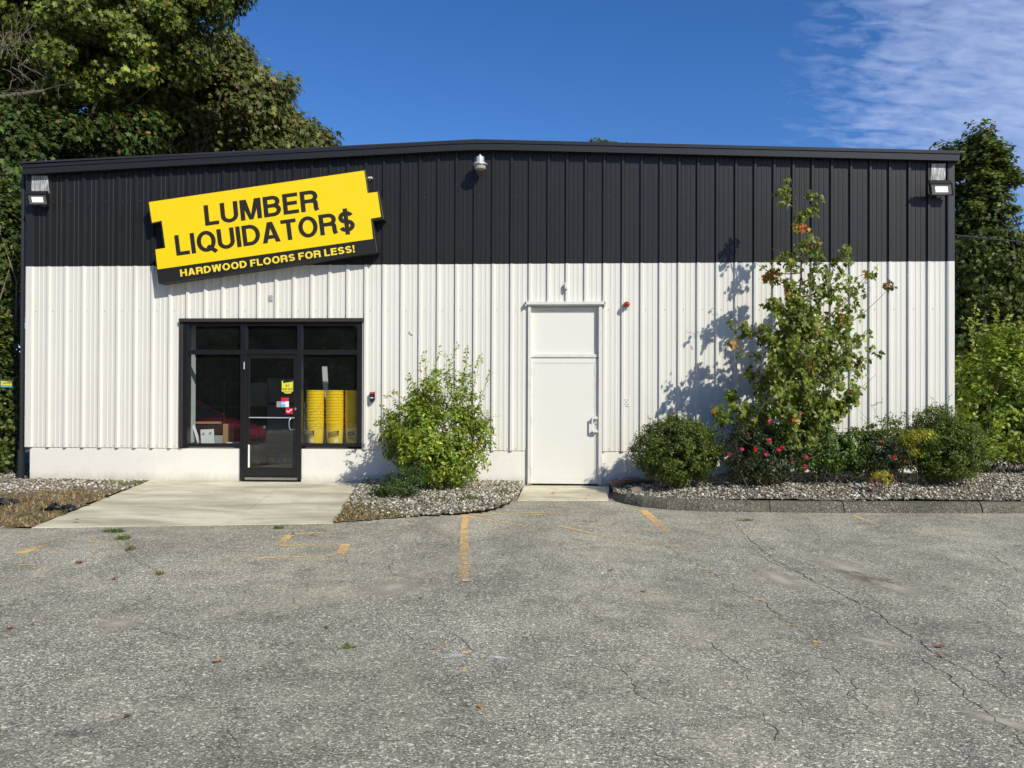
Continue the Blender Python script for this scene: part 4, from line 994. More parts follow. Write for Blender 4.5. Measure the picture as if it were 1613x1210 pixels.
# red siren
c = W(987, 480, -.04); rt = empty('red_beacon', c, 'small round red alarm beacon right of the white steel door', 'beacon')
mb = MB(); mb.lathe([(.05, 0), (.05, .035), (.045, .045)], c, 18, 0, Matrix.Rotation(R(90), 3, 'X')); mb.build('base_ring', M_dark, rt, smooth=True)
mb = MB(); mb.lathe([(.044, .045), (.046, .08), (.036, .115), (.018, .13), (0, .134)], c, 18, 0, Matrix.Rotation(R(90), 3, 'X')); mb.build('lens', M_red, rt, smooth=True)
# outlet cover
rt = empty('outlet_cover', W(987, 633, 0), 'white two-gang outlet cover low on the wall right of the steel door', 'outlet cover')
mb = MB(); px_box(mb, 981.5, 627, 991.5, 640, -.012, .0); mb.build('cover_plate', M_whitef, rt, bevel=.003)
for (x, y) in ((984, 630), (989, 630), (984, 637), (989, 637), (986, 633.5)):
    c = W(x, y, -.012); mb = MB(); mb.lathe([(.010, 0), (.008, .004)], c, 8, 0, Matrix.Rotation(R(90), 3, 'X')); mb.build('screw', M_screw, rt)
rt = empty('sensor_box', W(892, 452, 0), 'tiny white sensor box on the wall above the steel door', 'sensor')
mb = MB(); px_box(mb, 889.5, 445, 893.5, 455, -.09, -.03); mb.build('case', M_whitef, rt, bevel=.003)
mb = MB(); px_box(mb, 891.5, 452.5, 894, 455.5, -.10, -.03); mb.build('clip', M_whitef, rt); mb = MB(); a = W(891, 455, -.035); mb.tube([a, a-Vector((0, 0, .16))], .004, 5); mb.build('wire', M_grey, rt)
o = MB(); px_box(o, 422.5, 465, 429.5, 475.5, -.012, .0); px_box(o, 424, 467, 428, 473.5, -.018, -.012); tag(o.build('junction_cover', M_grey, bevel=.003), 'small grey cover plate on the white wall below the big sign', 'cover plate')
o = MB(); px_box(o, 579.5, 278.5, 586, 281, -.09, -.03); px_box(o, 582, 280, 583.5, 285, -.05, -.03); tag(o.build('bracket', M_whitef), 'tiny white bracket at the top right of the big sign', 'bracket')
o = MB(); a = W(1118, 493, -.01); o.tube([a, a+Vector((.01, -.03, .05)), a+Vector((.04, -.04, .075)), a+Vector((.07, -.03, .06))], .006, 6); tag(o.build('wire_hook', M_grey, smooth=True), 'bent wire hook on the white wall left of the red maple', 'hook')
o = MB(); a = W(644, 524, -.01); o.tube([a, a+Vector((.03, -.03, .02)), a+Vector((.06, -.03, .0)), a+Vector((.07, -.01, -.03))], .008, 6); tag(o.build('cable_clip', M_whitef, smooth=True), 'small white cable clip on the wall right of the shop window', 'clip')

# ------------------------------------------------------------------ goods inside the shop window
ORD = ['lowest', 'second', 'third', 'fourth', 'fifth', 'sixth', 'seventh', 'eighth', 'ninth', 'tenth', 'eleventh', 'twelfth', 'thirteenth']
LEDGE = ZPB+.061; YP = .42
def pail_mb():
    mb = MB()
    mb.lathe([(.0, .004), (.128, .0), (.131, .006), (.146, .27), (.152, .272), (.152, .280), (.147, .284), (.148, .305), (.155, .307), (.155, .314), (.150, .318), (.151, .345), (.158, .348), (.160, .365), (.156, .370), (.149, .366), (.144, .30), (.130, .012), (0, .010)], n=36)
    return mb
def handle_mb(side):
    mb = MB(); pts = [(.158*math.cos(a), -.162*math.sin(a)*.55-.075, .31-.17*math.sin(a)) for a in [math.pi*i/12 for i in range(13)]]
    mb.tube(pts, .0022, 5); return mb
pail_me = None
for si, (px, nn_, word, rot) in enumerate(((496.5, 12, 'left', .0), (527.5, 12, 'middle', .15), (558, 12, 'right', .55))):
    cx = W(px, 690, YP).x
    for k in range(nn_):
        z = LEDGE+k*.0492 if k == 0 else LEDGE+.012+k*.0492
        rt = empty('pail', (cx+random.Random(si*20+k).uniform(-.004, .004), YP, z), f'yellow plastic pail, {ORD[k]} from the bottom of the {word} stack in the shop window', 'pail', 'yellow pails stacked in the shop window')
        if pail_me is None:
            mb = pail_mb(); me = bpy.data.meshes.new('body'); me.from_pydata(mb.v, [], mb.f); me.update(); me.polygons.foreach_set('use_smooth', [True]*len(me.polygons)); me.materials.append(M_pail)
            try: me.set_sharp_from_angle(angle=R(45))
            except Exception: pass
            hb = handle_mb(0); hme = bpy.data.meshes.new('handle'); hme.from_pydata(hb.v, [], hb.f); hme.update(); hme.materials.append(M_galv)
            pail_me = (me, hme)
        b = bpy.data.objects.new('body', pail_me[0]); sc.collection.objects.link(b); b.parent = rt
        if k in (0, 1, 3, 5, 8) and si == 0:
            h = bpy.data.objects.new('handle', pail_me[1]); sc.collection.objects.link(h); h.parent = rt; h.rotation_euler = (0, 0, -.2)
        if k == 0:
            def curved(name, a0, a1, z0, z1, m, sk=0., lift=.0012):
                mb = MB(); n = 10; vs = []
                for i in range(n+1):
                    a = a0+(a1-a0)*i/n; dz = sk*(i/n-.5)
                    for zz_ in (z0+dz, z1+dz):
                        rr = .131+(zz_-.006)*.0568+lift; vs.append((rr*math.sin(a), -rr*math.cos(a), zz_))
                mb.add(vs, [(2*i, 2*i+2, 2*i+3, 2*i+1) for i in range(n)])
                me = bpy.data.meshes.new(name); me.from_pydata(mb.v, [], mb.f); me.update(); me.materials.append(m)
                o = bpy.data.objects.new(name, me); sc.collection.objects.link(o); o.parent = rt; return o
            def curved_text(body, a0, a1, z0, hgt, m, sk=0., lift=.0022):
                me, co = text_mesh(body, .15); x0, x1 = co[:, 0].min(), co[:, 0].max(); V = []
                for c_ in co:
                    t = (c_[0]-x0)/(x1-x0); a = a0+(a1-a0)*t; zz_ = z0+hgt*c_[1]/CAPH+sk*(t-.5); rr = .131+(zz_-.006)*.0568+lift
                    V.append((rr*math.sin(a), -rr*math.cos(a), zz_))
                me.vertices.foreach_set('co', np.array(V, np.float32).ravel()); me.update(); me.materials.clear(); me.materials.append(m)
                o = bpy.data.objects.new('lettering', me); sc.collection.objects.link(o); o.parent = rt
            sh = (-.85, -.28, .25)[si]
            if si < 2:
                curved('black_logo', sh-.40, sh+1.0, .128, .218, M_blk, .04)
                curved_text('LUMBER', sh-.18, sh+.78, .180, .026, M_pail, .027); curved_text('LIQUIDATORS', sh-.30, sh+.90, .141, .026, M_pail, .034)
                curved('white_label', sh+.42, sh+.92, .035, .088, M_paper)
            else:
                curved('black_logo', -.65, .30, .145, .225, M_blk, .02); curved_text('LL', -.40, .05, .160, .048, M_pail, .01); curved_text('PRO', -.55, .25, .085, .040, M_blk)
# leaning board behind the pails
def board(name, label, cat, pts, Y0, Y1, m, th=.03):
    mb = MB(); P = [W(x, y, Y0) for x, y in pts]; mb.prism([(p.x, p.z) for p in P], Y0, Y0+th); o = mb.build(name, m, None, bevel=.003); tag(o, label, cat); return o
board('white_post', 'pale grey board standing up behind the stacked yellow pails', 'board', [(507, 577.5), (514.5, 577.5), (518, 640), (517, 699), (511, 699), (510.5, 640)], .66, 0, M_intw, .05)
board('sample_board', 'grey leaning sample board at the left end of the window display', 'board', [(294.5, 668), (304.5, 668), (314, 698.5), (297, 698.5)], .55, 0, M_grey)
board('display_sheet', 'pale tilted sheet between sample board and brochure stand', 'sheet', [(303, 672), (306, 669), (316, 697.5), (311, 698.5)], .45, 0, M_paper, .01)
bs = board('brochure_stand', 'white brochure stand in the left shop window', 'stand', [(315.5, 677), (336, 676), (337, 698.5), (316.5, 698.5)], .35, 0, M_paper)
for c0 in ((321, 683), (332, 682)):
    mb = MB(); p = W(*c0, .345); mb.lathe([(.02, 0), (.02, .01), (.012, .01)], p, 12, 0, Matrix.Rotation(R(90), 3, 'X')); mb.build('ring', M_grey, bs)
board('acrylic_holder', 'small clear grey leaflet holder beside the brochure stand', 'holder', [(338, 686), (350, 686), (350, 698.5), (338, 698.5)], .4, 0, M_grey)
board('cardboard_box', 'tall narrow cardboard box in the left shop window', 'box', [(351, 668), (361.5, 668), (361.5, 698.5), (351, 698.5)], .5, 0, M_card, .2)
board('wood_sample', 'long tan flooring plank lying across the window display', 'plank', [(300, 664.5), (347, 664.5), (347, 667.8), (300, 667.8)], .75, 0, M_card, .1)
board('display_table', 'dark low table under the tan plank in the window', 'table', [(300, 668.2), (350, 668.2), (350, 698), (300, 698)], .78, 0, M_intf, .25)
board('tray', 'shallow white tray at the right end of the left window', 'tray', [(356, 697), (377, 697), (377, 699.3), (356, 699.3)], .3, 0, M_paper, .12)
def ibox(name, label, cat, x0, y0, x1, y1, Y, dep, m, kids=()):
    rt = empty(name, W((x0+x1)/2, y1, Y), label, cat); mb = MB(); px_box(mb, x0, y0, x1, y1, Y, Y+dep); mb.build('case', m, rt, bevel=.006)
    for (kn, a, b, c_, d, km) in kids: mb = MB(); px_box(mb, a, b, c_, d, Y-.006, Y-.001); mb.build(kn, km, rt)
    return rt
M_boxw = mat('display_carton', (.30, .29, .26), .8)
ibox('flooring_rack', 'grey flooring sample rack behind the door glass on the left', 'rack', 391, 603, 420.5, 640, 3.0, .1, M_boxw, [('shelf_edge', 391, 612, 420, 612.7, M_grey), ('shelf_edge', 391, 622, 420, 622.7, M_grey)])
ibox('carton', 'upper large pale carton seen through the door glass', 'carton', 421, 596, 466, 634, 3.2, .8, M_boxw, [('tape', 440, 596, 443, 634, M_card)])
ibox('carton', 'lower large pale carton seen through the door glass', 'carton', 421, 638, 466, 684, 3.2, .8, M_boxw, [('yellow_label', 424, 677, 428, 681.5, M_stky), ('yellow_label', 446, 677, 451, 681.5, M_stky)])
ibox('carton', 'dark carton low behind the door glass with yellow and blue labels', 'carton', 421, 716, 466, 733, 3.2, .8, M_int, [('yellow_label', 427, 721, 431, 728, M_stky), ('blue_label', 431.5, 721, 441, 728, M_stkb), ('yellow_label', 447, 721, 451, 728, M_stky)])
ibox('shelf_rack', 'dark storage rack deep in the shop behind the pails', 'rack', 476, 594, 590, 745, 5.0, .6, M_int, [('shelf_board', 476, 630, 590, 632, M_card), ('shelf_board', 476, 660, 590, 662, M_card)])
ibox('shelf_rack', 'dark storage rack deep in the shop behind the brochure stand', 'rack', 330, 600, 388, 745, 4.6, .6, M_int, [('shelf_board', 330, 640, 388, 642, M_card), ('upright', 352, 600, 354, 745, M_card)])

# ------------------------------------------------------------------ red car parked left of the view (seen mirrored in the glass)
def car():
    rt = empty('parked_car', (-.6, -6.6, -.1), 'dark red car parked on the left of the lot, mirrored in the shop window', 'car')
    M_car = mat('red_car_paint', (.50, .016, .04), .22, var=.05); M_tyre = mat('tyre_rubber', (.02, .02, .02), .8); M_cg = mat('car_glass', (.02, .028, .035), .08); M_rim = mat('alloy_rim', (.5, .5, .52), .3, metal=.8)
    X0 = 1.62; yc = -6.6
    # stations from the front: x back from nose, half width, sill z, belt z, top z (hood), roof?
    st = [(0, .62, .30, .52, .60), (.10, .76, .24, .58, .70), (.45, .86, .20, .66, .80), (.95, .89, .2, .72, .88), (1.25, .90, .2, .80, .93), (2.2, .91, .2, .84, .93), (3.3, .91, .2, .86, .95), (3.9, .88, .2, .84, .96), (4.3, .82, .24, .72, .90), (4.45, .70, .34, .62, .74)]
    vs = []; fs = []
    for x, hw, zs, zb, zt in st:
        sec = [(-hw*.9, zs), (-hw, zs+.12), (-hw, zb), (-hw*.90, zt-.02), (-hw*.5, zt+.015), (0, zt+.03), (hw*.5, zt+.015), (hw*.90, zt-.02), (hw, zb), (hw, zs+.12), (hw*.9, zs)]
        vs += [(X0-x, yc+y, z-.1) for y, z in sec]
    n = 11
    for i in range(len(st)-1):
        for k in range(n): fs.append((i*n+k, i*n+(k+1) % n, (i+1)*n+(k+1) % n, (i+1)*n+k))
    fs += [tuple(range(n)), tuple((len(st)-1)*n+k for k in range(n))]
    mb = MB(); mb.add(vs, fs); b = mb.build('body', M_car, rt, smooth=True); m = b.modifiers.new('s', 'SUBSURF'); m.levels = m.render_levels = 2
    cb = [(1.22, .76, .93), (1.95, .66, 1.34), (2.4, .64, 1.40), (3.1, .64, 1.38), (3.75, .72, .98)]
    vs = [(X0-x, yc+s*w_, z-.1) for x, w_, z in cb for s in (-1, 1)]
    low = [(X0-x, yc+s*.80, .80) for x in (1.22, 1.95, 2.4, 3.1, 3.75) for s in (-1, 1)]
    mb = MB(); mb.add(vs+low, [(0, 1, 3, 2), (6, 7, 9, 8)]+[(2*i, 2*i+2, 10+2*i+2, 10+2*i) for i in range(4)]+[(2*i+1, 10+2*i+1, 10+2*i+3, 2*i+3) for i in range(4)]); mb.build('window_glass', M_cg, rt)
    mb = MB(); rf = [(X0-x, yc+s*(w_+.012), z-.1+.012) for x, w_, z in cb[1:4] for s in (-1, 1)]
    mb.add(rf+[(x, y, z-.05) for x, y, z in rf], [(0, 1, 3, 2), (2, 3, 5, 4), (0, 2, 8, 6), (2, 4, 10, 8), (1, 7, 9, 3), (3, 9, 11, 5)])
    for s in (-1, 1):
        for a, c_ in ((0, 1), (3, 4)):
            p, q = cb[a], cb[c_]; mb.tube([(X0-p[0], yc+s*p[1], p[2]-.1), (X0-q[0], yc+s*(q[1]+.01), q[2]-.1)], .035, 6)
        mb.tube([(X0-2.55, yc+s*.66, 1.28), (X0-2.6, yc+s*.81, .80)], .04, 6)
    mb.build('roof', M_car, rt, bevel=.02)
    for wx in (.85, 3.5):
        for s in (-1, 1):
            Mx = Matrix.Rotation(R(90), 3, 'X'); c_ = Vector((X0-wx, yc+s*.80, .225))
            mb = MB(); mb.lathe([(.2, -.1), (.30, -.11), (.325, -.08), (.325, .08), (.30, .11), (.2, .1)], c_, 28, 0, Mx); wh = mb.build('wheel', M_tyre, rt, smooth=True)
            mb = MB(); mb.lathe([(.0, -.09), (.05, -.095), (.19, -.06), (.2, -.085), (.2, .085), (.19, .06), (.05, .095), (0, .09)], c_, 24, 0, Mx); mb.build('rim', M_rim, wh, smooth=True)
    for s in (-1, 1):
        mb = MB(); mb.lathe([(.0, -.04), (.1, -.03), (.12, 0), (.1, .05), (0, .06)], (X0-.12, yc+s*.58, .50), 16, 0, Matrix.Rotation(R(-70), 3, 'Y')); mb.build('headlight', M_lampw, rt, smooth=True)
        mb = MB(); mb.box(X0-1.55, X0-1.35, yc+s*.90, yc+s*1.06, .80, .93); mb.build('wing_mirror', M_car, rt, bevel=.03)
    mb = MB(); mb.box(X0-.02, X0+.015, yc-.4, yc+.4, .22, .34); mb.build('grille', M_dark, rt, bevel=.01)
car()

# ------------------------------------------------------------------ shrubs in the beds
GY = [(.14, .21, .022), (.20, .27, .03), (.085, .14, .018), (.29, .31, .04), (.42, .36, .04)]
def P3(px, py, Y): p = W(px, py, Y); return (p.x, p.y, p.z)
def spr(px0, py0, px1, py1, Y, n): return P3(px0, py0, Y)+P3(px1, py1, Y-.05)+(n,)
Yf = -1.0
shrub('forsythia_shrub', 'tall leafy yellow-green shrub on the gravel mound between shop window and steel door', 'shrub', (W(690, 762, Yf).x, Yf, z_mid(6.9, Yf)-.03),
      [PB(690, 680, Yf, 82, .75, .85), PB(694, 630, Yf, 56, .8, .95), PB(632, 685, Yf, 42, .8), PB(742, 685, Yf, 36), PB(700, 725, Yf-.1, 68, .8, .5), PB(655, 690, Yf-.15, 55), PB(700, 745, Yf-.1, 54, .8, .35)],
      520, 34, .11, .062, GY, [5, 5, 4, 1.8, .35], 101, 46,
      sprigs=[spr(660, 640, 645, 590, Yf, 60), spr(690, 640, 693, 545, Yf, 50), spr(700, 630, 722, 542, Yf, 46), spr(715, 640, 737, 543, Yf, 54), spr(735, 650, 758, 560, Yf, 44), spr(745, 660, 773, 585, Yf, 34), spr(670, 630, 668, 556, Yf, 34), spr(705, 625, 702, 552, Yf, 44), spr(680, 640, 662, 570, Yf, 34), spr(725, 640, 745, 575, Yf, 50),
              spr(630, 670, 600, 640, Yf, 30), spr(640, 650, 606, 622, Yf, 20), spr(620, 690, 588, 665, Yf, 24), spr(640, 630, 617, 617, Yf, 18), spr(730, 660, 790, 655, Yf, 5), spr(750, 690, 776, 640, Yf, 24), spr(650, 630, 640, 598, Yf, 26), spr(612, 700, 600, 680, Yf, 14)],
      spr_cols=[(.26, .28, .05), (.20, .25, .04), (.34, .31, .07), (.14, .20, .03)], stem_r=.007, base_spread=.16)
shrub('low_shrub', 'low feathery dark green shrub in front of the tall forsythia at the pad corner', 'shrub', (W(630, 775, -1.75).x, -1.75, -.02),
      [PB(612, 760, -1.75, 20, 1, 1), PB(650, 750, -1.75, 22), PB(628, 770, -1.8, 32, 1, .55), PB(600, 775, -1.8, 16, 1, .7)], 150, 34, .06, .030, [(.05, .10, .022), (.035, .075, .02), (.09, .12, .03), (.16, .13, .05)], [4, 4, 2, .7], 102, 26, stem_r=.005,
      sprigs=[spr(630, 785, 575, 748, -1.8, 30), spr(640, 775, 668, 722, -1.7, 30), spr(620, 780, 655, 800, -1.9, 20)], base_spread=.1)
Yb_ = -1.0
BOX = [(.062, .100, .014), (.095, .135, .020), (.040, .068, .011), (.15, .19, .03)]
def boxwood(label, blobs, base_px, seed, n=700, **k):
    q = rs(seed+50); sp = list(k.pop('sprigs', []))
    for i in range(64):
        b = blobs[q.randint(len(blobs))]; d = q.randn(3); d[2] = abs(d[2])*1.1; d /= np.linalg.norm(d)
        a = np.array(b[:3])+d*np.array(b[3:])*.85; e = a+(d*.5+np.array([0, 0, .8]))*q.uniform(.08, .2)
        sp.append(tuple(a)+tuple(e)+(12,))
    k['sprigs'] = sp
    return shrub('boxwood', label, 'boxwood shrub', (W(*base_px, Yb_).x, Yb_, float(z_right(W(*base_px, Yb_).x, Yb_))), blobs, n, 60, .085, .036, BOX, [4, 4, 3, 1.6], seed, 22, stem_r=.005, lo=.35, base_spread=.12, **k)
boxwood('rounded dense dark green boxwood nearest the white steel door', [PB(1068, 704, Yb_, 66, .95, .72), PB(1030, 712, Yb_, 36, 1, 1), PB(1108, 706, Yb_, 36, 1, 1), PB(1066, 680, Yb_, 38, 1, .7), PB(1065, 735, Yb_, 60, .9, .42), PB(1062, 748, Yb_, 46, .9, .25)], (1068, 752), 103,
        sprigs=[spr(1060, 680, 1066, 650, Yb_, 14), spr(1030, 690, 1022, 668, Yb_, 12), spr(1085, 680, 1092, 656, Yb_, 12), spr(1045, 680, 1042, 657, Yb_, 12)])
boxwood('rounded boxwood at the right end of the bed with a yellowing left side', [PB(1488, 700, Yb_, 64, .95, .75), PB(1530, 706, Yb_, 30), PB(1440, 706, Yb_, 34, 1, 1), PB(1480, 672, Yb_, 40, 1, .8), PB(1490, 728, Yb_, 60, .9, .42), PB(1490, 744, Yb_, 44, .9, .2)], (1488, 750), 104,
        sprigs=[spr(1480, 670, 1478, 640, Yb_, 16), spr(1495, 670, 1500, 650, Yb_, 14), spr(1465, 670, 1455, 648, Yb_, 12), spr(1430, 700, 1416, 672, Yb_, 16), spr(1448, 690, 1438, 668, Yb_, 16)], spr_cols=[(.25, .28, .04), (.12, .18, .03)])
shrub('yellow_leaved_shrub', 'small yellow-leaved shrub against the left side of the right boxwood', 'shrub', (W(1442, 735, -1.4).x, -1.35, .03),
      [PB(1452, 684, -1.55, 17, 1, .5), PB(1432, 692, -1.5, 15, 1, .6), PB(1442, 710, -1.5, 10)], 45, 22, .06, .035, [(.32, .30, .03), (.16, .20, .025), (.38, .33, .05)], [3, 3, 1], 105, 2, stem_r=.004, base_spread=.05)
# rose shrubs: twiggy, sparse dark leaves, bright flowers
def rose(label, base_px, Y, blobs, twigs, flowers, seed, n=330, per=36):
    rt = shrub('rose_bush', label, 'rose bush', (W(*base_px, Y).x, Y, float(z_right(W(*base_px, Y).x, Y))), blobs, n, per, .085, .040, [(.045, .075, .03), (.06, .09, .03), (.10, .06, .035), (.03, .055, .02)], [4, 3, 1.3, 3], seed, 36, stem_r=.0045, tm=M_redtwig, base_spread=.12,
               sprigs=[spr(*t, Y, 7) for t in twigs])
    r = rs(seed)
    tw = MB()
    for i in range(60):
        b = blobs[r.randint(len(blobs))]; a = Vector((b[0], b[1], b[2]))+Vector(r.randn(3))*b[3]*.4; q = a+Vector((r.randn()*.16, r.randn()*.1, .05+.22*r.rand())); limb(tw, a, q, .0045, .0018, r, .1, 4, 4)
    tw.build('bare_twigs', M_twig, rt, smooth=True, fix=False)
    for (px, py, s, red) in flowers:
        p = W(px, py, Y-.42); n_ = 9; d = norm(r.randn(n_*3, 3)+np.array([0, -1.3, .4])); k = len(d)
        Pp = np.array([tuple(p)])+d*.006*s; T = norm(np.cross(d, r.randn(k, 3))); Nn = norm(d+T*.6)
        c = np.array([[.62, .02, .03] if red else [.72, .06, .19]])*(1+.15*r.randn(k, 1))
        leaves('flower', Pp+T*.002, Nn, T, np.full(k, .038*s), c.clip(0, .9), T_OVAL, M_petal, rt)
    return rt
rose('twiggy rose bush with many pink and red flowers left of the red maple', (1200, 750), -1.15,
     [PB(1165, 715, -1.15, 34, 1, .9), PB(1205, 700, -1.15, 42, 1, .9), PB(1245, 715, -1.15, 34, 1, .8), PB(1195, 735, -1.2, 54, .9, .45), PB(1180, 680, -1.15, 34, 1, .6)],
     [(1180, 690, 1150, 640), (1200, 690, 1205, 630), (1190, 690, 1170, 655), (1210, 690, 1225, 650), (1150, 700, 1138, 665), (1230, 700, 1262, 668), (1205, 690, 1190, 640)],
     [(1149, 716, 1., 1), (1169, 708, .9, 0), (1189.5, 708.5, 1.1, 1), (1206.5, 716, 1., 0), (1212, 694, 1.05, 0), (1212.5, 663.5, 1., 0), (1226.5, 709, 1.1, 1), (1232.5, 704.5, .95, 1), (1269.5, 720, 1., 0), (1268.5, 735, 1.15, 0), (1248, 727, .5, 1), (1178, 683, .4, 1)], 106)
rose('sparse rose bush with bare grey canes and two red flowers left of the right boxwood', (1390, 745), -1.1,
     [PB(1385, 715, -1.1, 38, 1, .8), PB(1410, 722, -1.1, 30, 1, .8), PB(1365, 725, -1.1, 28, 1, .8)],
     [(1395, 710, 1415, 655), (1400, 705, 1430, 650), (1385, 710, 1365, 680), (1410, 705, 1440, 690), (1390, 710, 1395, 650), (1370, 715, 1345, 700)],
     [(1409, 720, 1., 1), (1425, 726, .5, 1), (1388, 696, .5, 0)], 107, 200, 26)
YV = -1.0
shrub('leafy_shrub', 'bright green leafy shrub directly under the red maple', 'shrub', (W(1305, 745, YV).x, YV, .15),
      [PB(1285, 690, YV, 36, 1, .9), PB(1310, 715, YV, 40, 1, .7), PB(1345, 700, YV, 32, 1, .8), PB(1375, 685, YV, 22, 1, .7), PB(1275, 655, YV, 30), PB(1250, 690, YV, 30, 1, 1), PB(1330, 728, YV, 48, .8, .35), PB(1270, 725, YV, 40, .8, .5), PB(1355, 722, YV, 34, .8, .6)], 440, 36, .10, .055, [(.09, .15, .025), (.06, .11, .02), (.17, .22, .04), (.04, .08, .018)], [4, 4, 2, 3], 108, 12, stem_r=.005, base_spread=.15)
shrub('arching_shrub', 'loose arching sprig shrub with small leaves above the second rose bush', 'shrub', (W(1405, 735, -.9).x, -.9, .16),
      [PB(1400, 690, -.9, 20, 1, .9), PB(1412, 668, -.9, 14)], 36, 18, .08, .045, [(.06, .11, .02), (.12, .18, .03)], [3, 2], 109, 14, stem_r=.006,
      sprigs=[spr(1400, 690, 1372, 636, -.9, 20), spr(1372, 640, 1390, 632, -.9, 12), spr(1404, 680, 1400, 650, -.9, 16), spr(1408, 680, 1425, 650, -.9, 22), spr(1420, 655, 1450, 655, -.9, 22), spr(1400, 660, 1376, 655, -.9, 16), spr(1412, 690, 1440, 668, -.9, 20), spr(1400, 690, 1347, 640, -.85, 3)], base_spread=.05)
shrub('yellow_flower_plant', 'small yellow-green flowering plant on the gravel before the second rose bush', 'plant', (W(1390, 765, -1.7).x, -1.7, .07),
      [PB(1390, 751, -1.7, 15, 1, .6)], 28, 22, .045, .026, [(.42, .36, .04), (.18, .20, .04), (.5, .42, .06)], [2, 2, 1], 110, 12, stem_r=.003, base_spread=.04)

